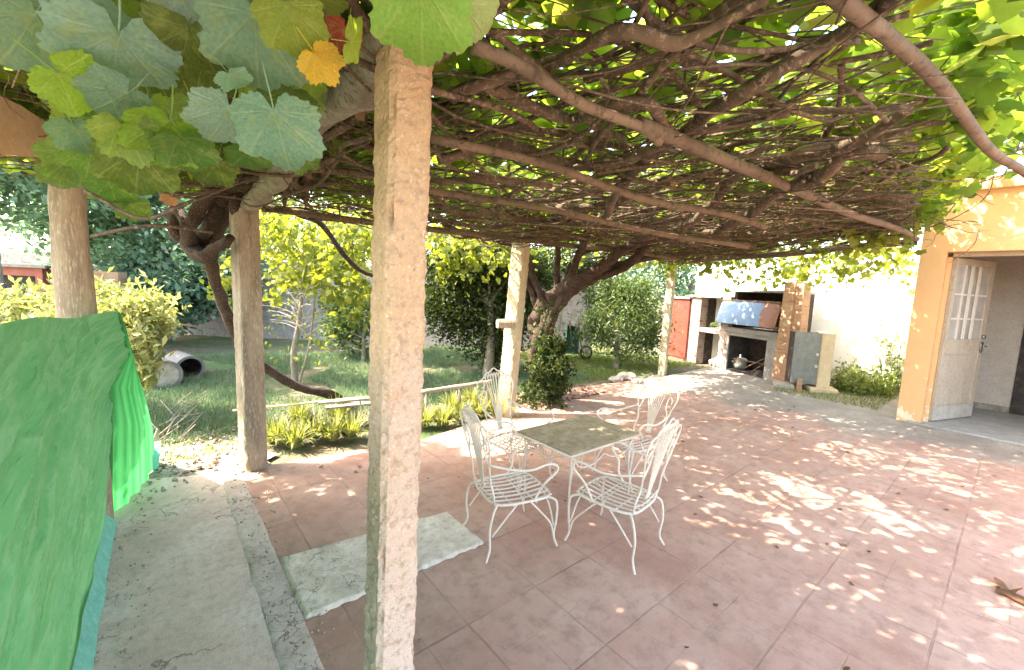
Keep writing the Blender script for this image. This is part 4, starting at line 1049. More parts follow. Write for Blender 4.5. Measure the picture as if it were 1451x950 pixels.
# upper firebox: side walls, back, concrete lid, dark gap, hood hanging forward
xg = X(1107)
mb = MB(); bbox(mb, xd+.02, xd-.07, .12, .80, zsh+.052, ztop-.05); bbox(mb, xg+.06, xg-.01, .12, .80, zsh+.052, ztop-.05); bbox(mb, xd-.07, xg+.06, .70, .80, zsh+.052, ztop-.05); mb.build('firebox', M['soot_brick'], bq, world=False)
mb = MB(); bbox(mb, xd+.06, xg-.02, -.02, .85, ztop-.048, ztop+.0, .005); mb.build('lid', M['roof_sheet'], bq, world=False)
zh0, zh1 = Z(1060, 461), Z(1060, 427)
mb = MB(); x0, x1 = sorted((X(1021, 440), X(1106, 440))); NX = 14
def hoodpt(a, b):
    z = zh0+(zh1-zh0)*b; dep = -.16+.16*b**1.4; e = abs(a*2-1)
    dep += .05*max(0, e-.9)/.1
    return Vector((x0+(x1-x0)*a, -sgn*(dep + .006*math.sin(a*9)), z))
mb.grid(hoodpt, 24, 8); ofs = len(mb.v)
mb.grid(lambda a, b: hoodpt(a, b)+Vector((0, -sgn*.012, 0)), 24, 8)
ho = mb.build('hood', M['hood'], bq, smooth=True, world=False)
mb = MB(); bbox(mb, x0, x1, -.145, .10, zh0-.005, zh0+.03); bbox(mb, x0, x1, -.02, .02, zh1-.01, zh1+.02); mb.build('hood_rim', M['iron'], ho, world=False)
# grate bars across the lower opening
mb = MB()
for (a, b) in (((1032, 508), (1086, 520)), ((1060, 527), (1088, 503)), ((1050, 522), (1086, 500))):
    pa, pb = bs(*a), bs(*b); mb.tube([Vector((pa[0], -sgn*.10, pa[1])), Vector((pb[0], -sgn*.30, pb[1]))], .010, 6)
mb.build('bars', M['iron'], bq, smooth=True, world=False)
# chimney stack with leaning orange side
mb = MB(); zc0 = Z(1125, 400)
xh0, xh1 = X(1113, 430), X(1137, 430)
def taper(x0b, x1b, x0t, x1t, d0, d1, z0, z1):
    vs = [(x0b, -sgn*d0, z0), (x1b, -sgn*d0, z0), (x1b, -sgn*d1, z0), (x0b, -sgn*d1, z0), (x0t, -sgn*d0, z1), (x1t, -sgn*d0, z1), (x1t, -sgn*d1, z1), (x0t, -sgn*d1, z1)]
    return vs, [(0, 3, 2, 1), (4, 5, 6, 7), (0, 1, 5, 4), (1, 2, 6, 5), (2, 3, 7, 6), (3, 0, 4, 7)]
mb.add(*taper(X(1101), X(1120), X(1113, 410), X(1128, 410), -.03, .34, 0, zc0)); mb.build('chimney', M['orange_brick'], bq, world=False)
mb = MB(); mb.add(*taper(X(1120)-.002, X(1134), X(1128, 410)-.002, X(1139, 410), .0, .20, 0, zc0-.03)); mb.build('chimney', M['orange_brick'], bq, world=False)
# soot mortar line at the top course
# items
def pot():
    px, pz = bs(1046, 528, -.3); base = f0 + fd*px - nrm*.32; base.z = .065
    t = empty('cooking_pot', base, 0, 'dented aluminium pot with a lid inside the sooty lower opening of the barbecue', 'pot')
    mb = MB(); mb.lathe([(.0, .0), (.11, .0), (.145, .03), (.15, .13), (.145, .20), (.155, .205), (.15, .21)], 28); mb.build('body', M['alu'], t, smooth=True, world=False)
    mb = MB(); mb.lathe([(.155, .212), (.12, .245), (.05, .265), (.018, .27), (.018, .29), (.028, .30), (.024, .325), (0, .33)], 24); mb.build('lid', M['alu'], t, smooth=True, world=False)
    for s_ in (1, -1):
        mb = MB(); mb.tube(curve([Vector((s_*.147, -.04, .16)), Vector((s_*.19, -.03, .165)), Vector((s_*.19, .03, .165)), Vector((s_*.147, .04, .16))], 10), .008, 6); mb.build('handle', M['alu'], t, smooth=True, world=False)
pot()
def lumpy(name, p, r, mat, label, cat, seed, sq=(1, 1, .7), group=None):
    import bmesh
    bm = bmesh.new(); bmesh.ops.create_icosphere(bm, subdivisions=3, radius=1)
    for q in bm.verts:
        n_ = q.co.copy(); k_ = 1 + .28*mnoise.noise(n_*1.6+Vector((seed, 0, 0))) + .10*mnoise.noise(n_*5+Vector((seed, 3, 0)))
        q.co = Vector((n_.x*sq[0], n_.y*sq[1], n_.z*sq[2]))*r*k_
    me = bpy.data.meshes.new(name); bm.to_mesh(me); bm.free()
    o = link(name, me, M[mat], None, (p.x, p.y, p.z+r*sq[2]*.7)); tag(o, label, cat, group); return o
q = f0 + fd*X(1000, 515) - nrm*.3
lumpy('rubble', Vector((q.x, q.y, 0)), .15, 'stone', 'heap of broken stone on the floor of the barbecue niche', 'rubble', 1)
q2 = f0 + fd*(X(1010, 515)) - nrm*.15
lumpy('rubble', Vector((q2.x, q2.y, 0)), .09, 'brick', 'reddish broken brick lying in front of the stone heap in the niche', 'rubble', 2)
# green bottle-like weed on the shelf
q = f0 + fd*X(1004, 466) - nrm*.2
P, _ = clumpy((q.x, q.y, Z(1005, 466)+.10), (.16, .12, .10), 160, 6)
tag(leaves('potted_weed', M['bush'], P, .07, OVAL_W), 'small dark green plant sprawling on the shelf of the barbecue niche', 'plant')
# red door shed left of barbecue
sh = empty('tool_shed', f0 + fd*(X(963)), bang, 'low shed with a red metal door between the shrub and the barbecue', 'shed')
def sx(px, py=470): return bs(px, py)[0]-X(963)
zr = Z(960, 421)
mb = MB(); xs = sorted((sx(950), sx(975))); mb.box(xs[0], xs[1], min(0, sgn*.03), max(0, sgn*.03), .05, zr-.05, bev=.004); dr_ = mb.build('door', M['red'], sh, world=False)
mb = MB(); mb.box(xs[1]-.10, xs[1]-.07, min(sgn*.03, sgn*.06), max(sgn*.03, sgn*.06), .9, 1.02); mb.build('handle', M['iron'], dr_, world=False)
mb = MB(); yb = sorted((-sgn*.002, -sgn*.85)); mb.box(xs[0], xs[1]+.45, yb[0], yb[1], 0, zr-.04); mb.build('wall', M['brick'], sh, world=False)
mb = MB(); yb = sorted((sgn*.08, -sgn*.95)); mb.box(xs[0]-.03, xs[1]+.5, yb[0], yb[1], zr-.038, zr+.01); mb.build('roof', M['roof_sheet'], sh, world=False)
# upright grey stove box with cream block
sp_ = G(1118, 552); se = G(1155, 556)
fd2 = (sp_-se).normalized(); n2 = Vector((-fd2.y, fd2.x, 0)); n2 = n2 if n2.dot(sp_) < 0 else -n2
a2 = math.atan2(-fd2.y, -fd2.x)
st = empty('smoker_cabinet', sp_, a2, 'narrow upright smoker with a dark grey metal door, right of the barbecue', 'smoker')
wst = (se-sp_).length
hst = H - (470-427)/600*sp_.y
sg2 = 1 if (Matrix.Rotation(-a2, 3, 'Z') @ n2).y > 0 else -1
def b2(mb, x0, x1, d0, d1, z0, z1, bev=0):
    ys = sorted((-sg2*d0, -sg2*d1)); return mb.box(x0, x1, ys[0], ys[1], z0, z1, bev=bev)
mb = MB(); b2(mb, 0, wst, .0, .02, .14, hst, .003); sd_ = mb.build('door', M['zinc'], st, world=False)
mb = MB(); b2(mb, wst-.06, wst-.02, -.03, -.001, hst*.62, hst*.66, .003); b2(mb, wst-.06, wst-.02, -.03, -.001, hst*.42, hst*.46, .003); mb.build('hinge', M['white_iron'], sd_, world=False)
mb = MB(); b2(mb, wst+.002, wst+.21, -.02, .5, .10, hst+.01, .01); mb.build('pier', M['cream'], st, world=False)
mb = MB(); b2(mb, 0, wst, .022, .5, .14, hst-.02); mb.build('body', M['soot_brick'], st, world=False)
mb = MB(); b2(mb, wst-.12, wst+.33, -.12, .3, 0, .098, .01); mb.build('base_block', M['cream'], st, world=False)
mb = MB(); b2(mb, -.22, .06, -.10, .3, 0, .098, .01); mb.build('base_block', M['stone'], st, world=False)
pb = sp_ + (se-sp_)*.28 + n2*.16
bb = MB(); bb.box(-.035, .035, -.03, .03, 0, .24, bev=.004); o = bb.build('brick', M['orange_brick'], None, world=False, loc=(pb.x, pb.y, .012), rz=a2+.1); tag(o, 'single red brick standing on end in front of the smoker door', 'brick')
# kettle on the ground gap: thin pipe
# ------------------------------------------------------------------ rubble by the lawn edge
for i, (px, py, r_, lb) in enumerate(((872, 541, .10, 'small low stone at the left end of the stones on the patio edge'), (888, 538, .14, 'tallest stone of the row on the patio edge behind the far chair'), (903, 543, .09, 'flat stone on the patio edge just right of the tallest one'))):
    lumpy('stone', G(px, py), r_, 'stone', lb, 'stone', i+4, (1.4, 1, .6), 'stones on the patio edge')
lumpy('white_stone', G(787, 508), .12, 'white_stone', 'white lump lying on the ground at the foot of the pale tree trunk', 'stone', 9)
# ------------------------------------------------------------------ concrete pipes
def pipe(px, py, dist, r_, L, yaw, label, filled):
    c = D(px, py, dist); 
    t = empty('concrete_pipe', (c.x, c.y, r_-.02), yaw, label, 'pipe', 'concrete pipes on the grass')
    mb = MB(); Mx = Matrix.Rotation(R(90), 4, 'X')
    mb.lathe([(r_*.80, 0), (r_, 0), (r_, -.02), (r_*.98, -.06), (r_*.96, -L), (r_*.78, -L), (r_*.80, 0)], 32, Mx); mb.build('pipe', M['concrete_pipe'], t, smooth=False, world=False)
    mb = MB(); mb.lathe([(r_*.795, -.03), (r_*.785, -L+.02), (0, -L+.01)], 32, Mx); mb.build('lining', M['soot'], t, smooth=True, world=False)  # near-black inside: the shade of the bore put into its colour
    if filled:
        mb = MB(); mb.lathe([(0, -.015), (r_*.799, -.02), (r_*.799, -.1)], 32, Mx); mb.build('plug', M['stone'], t, world=False)
pipe(270, 520, 6.75, .20, .75, R(52), 'hollow grey concrete pipe lying on the grass with its dark mouth open', False)
pipe(234, 536, 6.1, .22, .60, R(52), 'short grey concrete pipe filled with mortar, nearest the shrub', True)

# ------------------------------------------------------------------ sheds at left
rs = D(4, 372, 9.0)
rsh = empty('red_shed', (rs.x, rs.y, 0), R(20), 'low pinkish red shed with a dark doorway behind the green cloth at far left', 'shed')
mb = MB(); mb.box(-1.5, -.12, 0, .12, 0, 1.68); mb.box(.50, .62, 0, .12, 0, 1.68); mb.box(-.12, .5, 0, .12, 1.50, 1.68); mb.build('wall', M['red_brick'], rsh, world=False)
mb = MB(); mb.box(-.118, .498, .03, .09, 0, 1.498); mb.build('door', M['soot'], rsh, world=False)  # near-black panel stands for the shade inside the opening
mb = MB(); mb.box(-1.5, .62, .122, 1.6, 0, 1.66); mb.build('back_room', M['red_brick'], rsh, world=False)
mb = MB(); mb.box(-1.6, .75, -.15, 1.7, 1.682, 1.74); mb.build('roof', M['roof_sheet'], rsh, world=False)
bp_ = D(150, 470, 8.6)
mb = MB(); mb.box(-.30, .34, -.15, .15, -.05, H-(381-386)/600*8.6-.1); o = mb.build('brick_pillar', M['orange_brick'], None, world=False, loc=(bp_.x, bp_.y, 0), rz=R(15)); tag(o, 'salmon brick pillar showing above the pale shrub', 'pillar')

# ------------------------------------------------------------------ trees and shrubs
def tree(name, label, cat, base, trunk_ctrl, trunk_r, blobs, mat, leafsize, shape=OVAL_W, trunk_mat='trunk_grey', droop=.4, up=.3, limbs=8, crown='crown', group=None):
    t = empty(name, base, 0, label, cat, group)
    limb(t, trunk_ctrl, trunk_r, 24, 10, .2, name='trunk', mat=trunk_mat)
    topp = Vector(trunk_ctrl[-1]); mb = MB()
    P = []; T = []
    for (c, rad, n, ncl) in blobs:
        p, idx = clumpy(c, rad, n, ncl, .30, .45); P.append(p)
        ct = rng.uniform(-.22, .22, ncl)
        T.append(np.clip(.42+ct[idx[:len(p)]]+rng.normal(0, .16, len(p)), 0, 1))
        for k in range(max(2, limbs//len(blobs))):
            e = Vector(c) + Vector((random.uniform(-.7, .7)*rad[0], random.uniform(-.7, .7)*rad[1], random.uniform(-.4, .7)*rad[2]))
            mb.tube(curve([topp, topp.lerp(e, .5)+Vector((0, 0, .08)), e], 10), lerpl([trunk_r[-1]*.7, .008], 10), 6, .2)
    mb.build('branches', M[trunk_mat], t, smooth=True)
    leaves(crown, M[mat], np.concatenate(P), leafsize, shape, t, up_bias=up, droop=droop, tint=np.concatenate(T))
    return t
def onG(px, py): return G(px, py)
random.seed(101)
# big blue-green tree over the back wall
c0 = D(215, 330, 10.4)
tree('broad_tree', 'large blue-green tree spreading over the grey wall behind the concrete pipes', 'tree', (c0.x, c0.y, 0), [(c0.x, c0.y, 0), (c0.x+.1, c0.y, 1.0), (c0.x, c0.y, 2.0)], [.16, .13, .10],
     [(tuple(D(150, 300, 10.6)), (2.0, 1.2, 1.3), 10000, 70), (tuple(D(245, 400, 10.0)), (1.5, 1.0, 1.1), 7000, 60), (tuple(D(310, 340, 10.6)), (1.0, .9, .9), 3000, 30), (tuple(D(170, 230, 11.2)), (2.6, 1.2, 1.2), 8000, 60), ((-6.4, 9.5, 5.2), (1.8, 1.3, .8), 3200, 40), ((-3.4, 9.6, 5.2), (2.0, 1.4, .8), 4200, 50)], 'teal', .15, droop=.9)  # last two crown blobs, hidden overhead, added to shade the lawn
c0 = Vector((-8.6, 7.0, 3.6))
tree('leafy_tree', 'light green tree rising above the red shed at far left', 'tree', (c0.x, c0.y, 0), [(c0.x, c0.y, 0), (c0.x, c0.y, 2.2)], [.15, .1],
     [((-8.4, 7.0, 3.9), (1.9, 1.7, 1.4), 9500, 70), ((-10.4, 8.2, 3.9), (1.8, 1.4, 1.2), 6000, 40)], 'teal', .13)
# trees beyond the back wall filling the middle distance
for (px, py, ds, rx, rz_, n, mt_, nm, lb) in ((430, 330, 14.5, 2.4, 1.7, 6500, 'bush', 'leafy_tree', 'mid green tree beyond the back wall, seen between the dark post and the near post'),
                                      (560, 330, 15.5, 2.2, 1.8, 5500, 'bush', 'leafy_tree', 'green tree beyond the back wall behind the near post'),
                                      (880, 372, 15.0, 2.6, 1.5, 5500, 'teal', 'broad_tree', 'dark blue-green tree beyond the glossy shrub near the centre'),
                                      (985, 388, 14.0, 1.4, 1.0, 2800, 'teal', 'broad_tree', 'blue-green tree top showing above the red shed door')):
    c0 = D(px, py, ds); tree(nm, lb, 'tree', (c0.x, c0.y, 0), [(c0.x, c0.y, 0), (c0.x, c0.y, 1.6)], [.15, .1], [((c0.x, c0.y, c0.z), (rx, 1.5, rz_), n, 60)], mt_, .14)
# dark tree left of centre
b_ = onG(690, 535)
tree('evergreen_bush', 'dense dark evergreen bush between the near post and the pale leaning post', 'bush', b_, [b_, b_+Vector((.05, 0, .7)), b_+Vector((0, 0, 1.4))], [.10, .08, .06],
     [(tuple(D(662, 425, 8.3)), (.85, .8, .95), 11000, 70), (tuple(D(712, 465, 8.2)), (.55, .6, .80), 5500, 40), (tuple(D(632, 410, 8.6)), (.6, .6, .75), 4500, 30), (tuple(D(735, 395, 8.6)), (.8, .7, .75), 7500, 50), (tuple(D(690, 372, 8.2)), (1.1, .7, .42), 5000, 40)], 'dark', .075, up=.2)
b_ = onG(872, 522)
tree('glossy_shrub', 'large rounded glossy shrub with pale sunlit leaves left of the red shed door', 'shrub', b_, [b_, b_+Vector((0, 0, .8))], [.07, .05],
     [(tuple(D(868, 455, 9.8)), (.80, .8, .85), 6500, 55), (tuple(D(915, 445, 10.0)), (.55, .6, .95), 5000, 40), (tuple(D(860, 410, 10.2)), (.75, .6, .45), 2600, 30)], 'bush', .10, OVAL, up=.3, droop=1.0)
# pale tree trunk in the background and dark crown
b_ = onG(784, 508)
tree('fruit_tree', 'fruit tree with a pale whitewashed trunk behind the vine', 'tree', b_, [b_, D(783, 470, 10.2), D(792, 425, 10.2), D(800, 400, 10.2)], [.20, .17, .15, .10],
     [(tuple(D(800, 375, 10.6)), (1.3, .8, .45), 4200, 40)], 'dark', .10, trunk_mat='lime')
# variegated shrub behind the cloth
b_ = onG(185, 612); b_ = D(170, 560, 4.6); b_.z = 0
tree('variegated_shrub', 'pale cream and green variegated shrub just behind the green cloth', 'shrub', b_, [b_, b_+Vector((0, 0, .6)), b_+Vector((.05, 0, 1.0))], [.05, .04, .03],
     [(tuple(D(150, 440, 4.7)), (.62, .45, .30), 3000, 34), (tuple(D(190, 480, 4.5)), (.32, .35, .50), 2400, 28), (tuple(D(60, 440, 4.9)), (.40, .35, .26), 1300, 20)], 'varieg', .105, OVAL, up=.2, droop=1.0)
# small shrub at wall right of sapling
b_ = onG(515, 512)
tree('small_shrub', 'small dark shrub against the back wall beside the near post', 'shrub', b_, [b_, b_+Vector((0, 0, .5))], [.05, .03], [(tuple(D(505, 450, 9.4)), (.75, .6, .75), 4200, 36)], 'bush', .09)
# sapling with bare twigs
b_ = onG(418, 545)
sp = empty('sapling', b_, 0, 'thin bare pale sapling standing in the lawn right of the dark post', 'sapling')
limb(sp, [b_, D(416, 500, b_.y), D(424, 455, b_.y), D(428, 410, b_.y), D(436, 370, b_.y)], [.05, .045, .035, .02, .012], 30, 8, .2, name='trunk', mat='trunk_grey')
limb(sp, [b_+Vector((.06, 0, 0)), D(438, 490, b_.y), D(445, 430, b_.y), D(448, 370, b_.y)], [.022, .018, .014, .008], 24, 7, .2, name='trunk', mat='trunk_grey')
mb = MB()
for i in range(60):
    p = D(random.uniform(418, 436), random.uniform(380, 480), b_.y); dv = Vector((random.choice((-1, 1))*random.uniform(.3, 1), random.uniform(-.6, .6), random.uniform(.1, .9))).normalized()
    L = random.uniform(.2, .6); mb.tube(curve([p, p+dv*L*.5+Vector((0, 0, .04)), p+dv*L+Vector((0, 0, .0))], 6), lerpl([.008, .003], 6), 5)
mb.build('branches', M['lime'], sp, smooth=True)
P = [tuple(D(random.uniform(370, 480), random.uniform(370, 520), b_.y+random.uniform(-.5, .5))) for _ in range(160)]
leaves('leaves', M['leaf_yellow'], P, .09, OVAL_W, sp)
# ivy mound round vine foot
b_ = G(768, 576)
P = []; T = []
for i in range(5200):
    a = random.uniform(0, 6.283); z = random.random()**.9*.96; r_ = (.30*(1-z/.97)**.35+.06)*random.uniform(.6, 1.1)*(1+1.1*mnoise.noise(Vector((math.cos(a)*1.6, math.sin(a)*1.6, z*4.5))))
    P.append((b_.x+.08+math.cos(a)*r_*.85, b_.y+.1+math.sin(a)*r_*.85, z+random.gauss(0, .03)+.03))
for i in range(260):
    t_ = random.random()**1.6; P.append((b_.x-.02+random.gauss(0, .13), b_.y+.05+random.gauss(0, .13), .85+t_*.7))
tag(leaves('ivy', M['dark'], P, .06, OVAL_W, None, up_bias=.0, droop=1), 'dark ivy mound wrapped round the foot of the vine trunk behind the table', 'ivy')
# plant against the white wall
b_ = G(1262, 562)
wp = empty('wall_plant', b_, 0, 'straggly light green plant growing up the white wall beside the ochre pillar', 'plant')
P = []; mb = MB()
for i in range(60):
    x = random.uniform(-.8, .75); L = random.uniform(.3, 1.5) if x > -.1 else random.uniform(.2, .6)
    p0 = b_+Vector((x, random.uniform(-.1, .5), 0)); p1 = p0+Vector((random.uniform(-.25, .25), random.uniform(-.2, .2), L))
    cc = curve([p0, p0.lerp(p1, .5)+Vector((random.uniform(-.08, .08), 0, 0)), p1], 10); mb.tube(cc, lerpl([.007, .002], 10), 5)
    for q in cc:
        for _ in range(4 if q.z < .45 else 2): P.append(tuple(q+Vector((random.gauss(0, .07), random.gauss(0, .07), random.gauss(0, .05)))))
mb.build('stem', M['weed'], wp, smooth=True); leaves('foliage', M['weed'], P, .075, OVAL_W, wp)

# strap-leaved clumps along the patio edge
def strap_clump(p, n, L, mat, label, name='strap_plant', wd=.012, arch=1.0, grp='grassy clumps along the patio edge', tint=None):
    V = []; Fq = []
    for i in range(n):
        a = random.uniform(0, 6.283); l_ = L*random.uniform(.6, 1.15); le = random.uniform(.25, 1.0)*arch
        d = Vector((math.cos(a), math.sin(a), 0)); sdn = Vector((-d.y, d.x, 0)); base = p + d*random.uniform(0, .07); k0 = len(V); K = 6
        for k in range(K+1):
            t = k/K; q = base + d*(l_*le*t*.75) + Vector((0, 0, l_*(t*(1.15-.1*le) - .85*le*t*t)))
            q.z = max(q.z, .01); wv = wd*(1-t)**.6
            V.append(tuple(q-sdn*wv)); V.append(tuple(q+sdn*wv))
        for k in range(K): Fq.append((k0+2*k, k0+2*k+1, k0+2*k+3, k0+2*k+2))
    tn = np.repeat(np.clip(rng.normal(.5 if tint is None else tint, .25, n), 0, 1), 6)
    o = tri_mesh(name, np.array(V), np.array(Fq), tn, M[mat]); tag(o, label, 'plant', grp); return o
random.seed(55)
n_c = 0
spots = []
for i in range(13):
    t = i/12; px = 392+ (705-392)*t; py = 640 - 46*t + random.uniform(-6, 4)
    if 505 < px < 590: continue
    spots.append((px, py))
names = ['between the dark post and the near post', 'between the near post and the leaning pale post']
for i, (px, py) in enumerate(spots):
    q = G(px, py-6); u, v = touv(q); q = UV(u, max(v, 4.30))
    left = px < 540
    k_ = [s for s in spots if (s[0] < 540) == left]; j = k_.index((px, py))
    o_ = ['first', 'second', 'third', 'fourth', 'fifth', 'sixth', 'seventh'][j]
    strap_clump(q, 150, .34, 'strap', f'yellow-green strappy clump, {o_} from the left {names[0 if left else 1]}')
for i, (px, py) in enumerate(((425, 600), (480, 596), (640, 585), (668, 575))):
    q = G(px, py); strap_clump(q, 130, .36, 'strap', ['arching green clump behind the hooked stake', 'arching green clump under the stacked boards', 'arching green clump under the low rail', 'arching green clump at the right end of the low rail'][i])
q = G(704, 590); strap_clump(q, 110, .62, 'varieg', 'pale dry grassy clump at the foot of the leaning pale post', 'dry_grass_clump', .007)
# lawn
def blades(name, n, region, h, mat, label=None, wd=.006):
    V = np.zeros((n*3, 3)); x = rng.uniform(*region[0], n); y = rng.uniform(*region[1], n)
    P = (A.x*x+B.x*y, A.y*x+B.y*y); keep = np.array([mnoise.noise(Vector((x[i]*.9, y[i]*.9, 2))) > -.25 - .3*(y[i] < 6.5) for i in range(n)])
    hh = h*rng.uniform(.4, 1.3, n); a = rng.uniform(0, 6.28, n); ln = rng.normal(0, .5, (n, 2))*hh[:, None]
    z0 = -.02
    b0 = np.stack([P[0]-wd*np.cos(a), P[1]-wd*np.sin(a), np.full(n, z0)], 1); b1 = np.stack([P[0]+wd*np.cos(a), P[1]+wd*np.sin(a), np.full(n, z0)], 1)
    tp = np.stack([P[0]+ln[:, 0], P[1]+ln[:, 1], hh], 1)
    V = np.stack([b0, b1, tp], 1)[keep].reshape(-1, 3); m_ = len(V)//3
    tint = np.clip(rng.normal(.4, .22, m_), 0, 1)
    o = tri_mesh(name, V, np.arange(m_*3).reshape(-1, 3), tint, M[mat]); o['kind'] = 'stuff'; o['label'] = label; return o
blades('grass', 90000, ((-4.5, 6.5), (5.2, 10.8)), .09, 'grass_b', 'short uneven lawn grass behind the patio', .007)
blades('grass', 26000, ((5.5, 10.5), (5.1, 8.6)), .05, 'weed', 'thin dry sunlit grass between the vine and the barbecue', .006)
blades('grass', 9000, ((-2.4, .6), (4.7, 6.0)), .05, 'weed', 'sparse weeds growing through the broken cement at the end of the path', .005)
blades('grass', 5000, ((8.8, 11.0), (1.3, 2.9)), .07, 'weed', 'weeds at the foot of the white wall', .006)
# fallen leaves
def litter(name, n, region, label, size=.05, mat='dry', z=.02):
    P = [tuple(UV(random.uniform(*region[0]), random.uniform(*region[1]), z+random.uniform(0, .012))) for _ in range(n)]
    o = leaves(name, M[mat], P, size, GRAPE, None, up_bias=4); o['kind'] = 'stuff'; o['label'] = label
litter('fallen_leaves', 260, ((-2.4, .6), (4.3, 6.2)), 'dry leaves scattered on the broken cement')
litter('fallen_leaves', 300, ((3.8, 5.8), (4.3, 5.2)), 'reddish dry leaves banked beside the ivy mound', .05)
litter('fallen_leaves', 90, ((.8, 8), (-.5, 4.2)), 'few dry leaf scraps on the paving', .036, z=.016)
def gravel(n, region, label, sz=.011):
    P = []
    for _ in range(n):
        u = random.uniform(*region[0]); v = random.uniform(*region[1]); P.append((u, v))
    V = []; Fc = []
    oc = np.array([(1, 0, 0), (-1, 0, 0), (0, 1, 0), (0, -1, 0), (0, 0, .8), (0, 0, -.8)]); fo = [(0, 2, 4), (2, 1, 4), (1, 3, 4), (3, 0, 4), (2, 0, 5), (1, 2, 5), (3, 1, 5), (0, 3, 5)]
    for i, (u, v) in enumerate(P):
        c = np.array(UV(u, v, .019)); k = sz*random.uniform(.3, 1.3); V.append(oc*rng.uniform(.6, 1.2, (6, 1))*k+c); Fc += [[a+6*i for a in f] for f in fo]
    o = tri_mesh('gravel', np.concatenate(V), np.array(Fc), np.zeros(len(Fc)), M['stone']); o['kind'] = 'stuff'; o['label'] = label
gravel(180, ((-.3, -.08), (.8, 4.2)), 'grit gathered along the foot of the green cloth')
gravel(260, ((.38, .62), (.6, 4.2)), 'crumbs of mortar along the kerb strip', .009)
gravel(700, ((-2.2, .7), (4.1, 5.6)), 'loose stones on the broken cement', .02)
# dead leaf curled at far right on the paving
tag(leaves('dead_leaf', M['dry'], [tuple(G(1430, 838, .02)), tuple(G(1438, 842, .03)), tuple(G(1425, 832, .03))], .13, GRAPE, up_bias=1), 'curled brown dead grape leaf on the paving at the right', 'leaf')
tag(leaves('yellow_leaf', M['dry'], [tuple(G(594, 907, .02))], .04, OVAL_W, up_bias=3, tint=np.array([1.0])), 'tiny tan fallen leaf on the paving right of the near post', 'leaf')
# low rail, boards, bamboo, stakes
def bar(name, p, q, r_, mat, label, cat, n=8, legs=None):
    mb = MB(); mb.tube([p.lerp(q, i/10)+Vector((0, 0, .01*mnoise.noise(Vector((i*.7, p.x, 0))))) for i in range(11)], r_, n, .15)
    if legs is None: o = mb.build(name, M[mat], smooth=True); return tag(o, label, cat)
    t = empty(name, ((p+q)/2).to_tuple()[:2]+(0,), 0, label, cat); mb.build('rail', M[mat], t, smooth=True)
    for f in legs:
        m_ = p.lerp(q, f); mb = MB(); mb.tube([m_, Vector((m_.x+.05, m_.y, 0))], r_*.75, 7, .1); mb.build('leg', M[mat], t, smooth=True)
    return t
bar('low_rail', D(597, 556, 5.2), D(697, 541, 5.7), .030, 'plank', 'low mossy timber rail on short stakes above the strappy plants', 'rail', legs=(.05, .5, .92))
bar('bamboo_cane', D(330, 582, 4.45), D(528, 562, 4.9), .013, 'bamboo', 'long dry bamboo cane lying level behind the dark post', 'cane', legs=(.55, .9))
brd = empty('board_stack', D(495, 575, 4.9).to_tuple()[:2]+(0,), 0, 'few weathered boards resting on a trestle behind the near post', 'boards')
for k, (a, b) in enumerate((((452, 571), (560, 561)), ((462, 578), (560, 568)), ((476, 568), (556, 576)))):
    p, q = D(a[0], a[1], 4.7+.12*k), D(b[0], b[1], 5.0+.12*k); d_ = (q-p); L = d_.length
    Mx = Matrix.Translation(p) @ d_.to_track_quat('X', 'Z').to_matrix().to_4x4(); mb = MB(); mb.box(0, L, -.05, .05, -.012, .012, Mx, bev=.003); mb.build('board', M['plank'], brd)
for x in (500, 545):
    p = D(x, 578, 4.95); mb = MB(); mb.tube([p, Vector((p.x+.05, p.y+.1, 0))], .02, 8, .1); mb.tube([p, Vector((p.x-.1, p.y-.1, 0))], .02, 8, .1); mb.build('leg', M['plank'], brd, smooth=True)
p = G(414, 626); mb = MB(); mb.tube(curve([Vector((p.x, p.y+.2, 0)), D(412, 603, p.y+.2), D(405, 588, p.y+.2), D(402, 584, p.y+.2)], 12), lerpl([.018, .014], 12), 8, .2)
tag(mb.build('hooked_stake', M['plank'], smooth=True), 'short dark hooked stake standing in the strappy plants', 'stake')
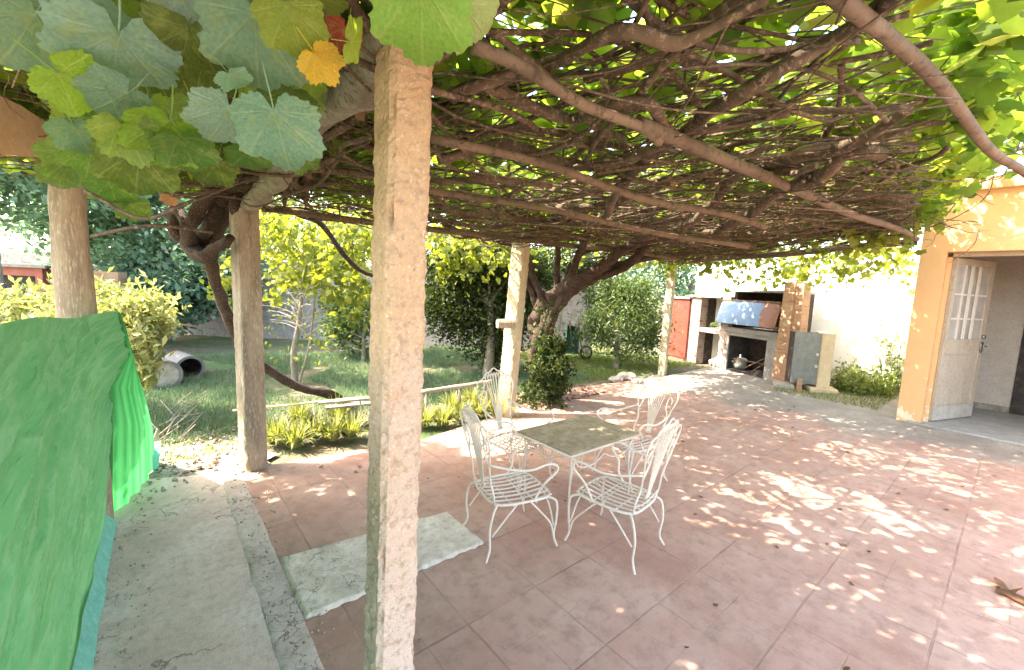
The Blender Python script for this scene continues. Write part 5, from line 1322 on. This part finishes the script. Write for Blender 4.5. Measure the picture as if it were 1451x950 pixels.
# stem leaning on the dark post and at shrub foot
mb = MB()
for (a, b, c) in (((378, 655), (368, 600), (362, 480)), ((374, 660), (371, 620), (372, 560))):
    ds = UV(u2, v2).y+.1; mb.tube(curve([D(*a, ds), D(*b, ds), D(*c, ds)], 14), .010, 7, .2)
tag(mb.build('dry_vine_stem', M['bark'], smooth=True), 'thin dry stems standing against the dark post', 'stem')
mb = MB()
for i in range(26):
    p = G(random.uniform(205, 260), random.uniform(585, 640)); p.z = .02; a = random.uniform(0, 3.14); L = random.uniform(.15, .5)
    mb.tube([p, p+Vector((math.cos(a)*L, math.sin(a)*L, random.uniform(.02, .2)))], .006, 5)
o = mb.build('fallen_twigs', M['plank'], smooth=True); o['kind'] = 'stuff'; o['label'] = 'dry twigs scattered at the foot of the pale shrub'
# wheelbarrow stood on end
wbp = G(815, 508)
wb = empty('wheelbarrow', wbp, R(15), 'green metal wheelbarrow tipped up beside the glossy shrub', 'wheelbarrow')
mb = MB(); vs = [(-.28, 0, .12), (.10, .05, .10), (.12, .08, .78), (-.26, .0, .86), (-.20, .30, .22), (.06, .30, .22), (.07, .30, .66), (-.18, .30, .70)]
mb.add(vs, [(4, 5, 6, 7), (0, 4, 7, 3), (1, 2, 6, 5), (0, 1, 5, 4), (3, 7, 6, 2)]); mb.build('tray', M['green_metal'], wb, world=False)
mb = MB(); 
for x in (-.12, .12): mb.tube([Vector((x-.12, -.05, .95)), Vector((x, -.02, .4)), Vector((x*.4+.16, -.10, .05))], .016, 7)
mb.build('handle', M['iron'], wb, smooth=True, world=False)
mb = MB(); mb.tube([Vector((.24+.15*math.cos(a), -.12, .17+.15*math.sin(a))) for a in [6.283*i/24 for i in range(24)]], .028, 8, closed=True); wh = mb.build('wheel', M['black'], wb, smooth=True, world=False)
mb = MB()
for i in range(6): a = math.pi*i/6; mb.tube([Vector((.24+.14*math.cos(a), -.12, .17+.14*math.sin(a))), Vector((.24-.14*math.cos(a), -.12, .17-.14*math.sin(a)))], .006, 5)
mb.build('spokes', M['iron'], wh, world=False)
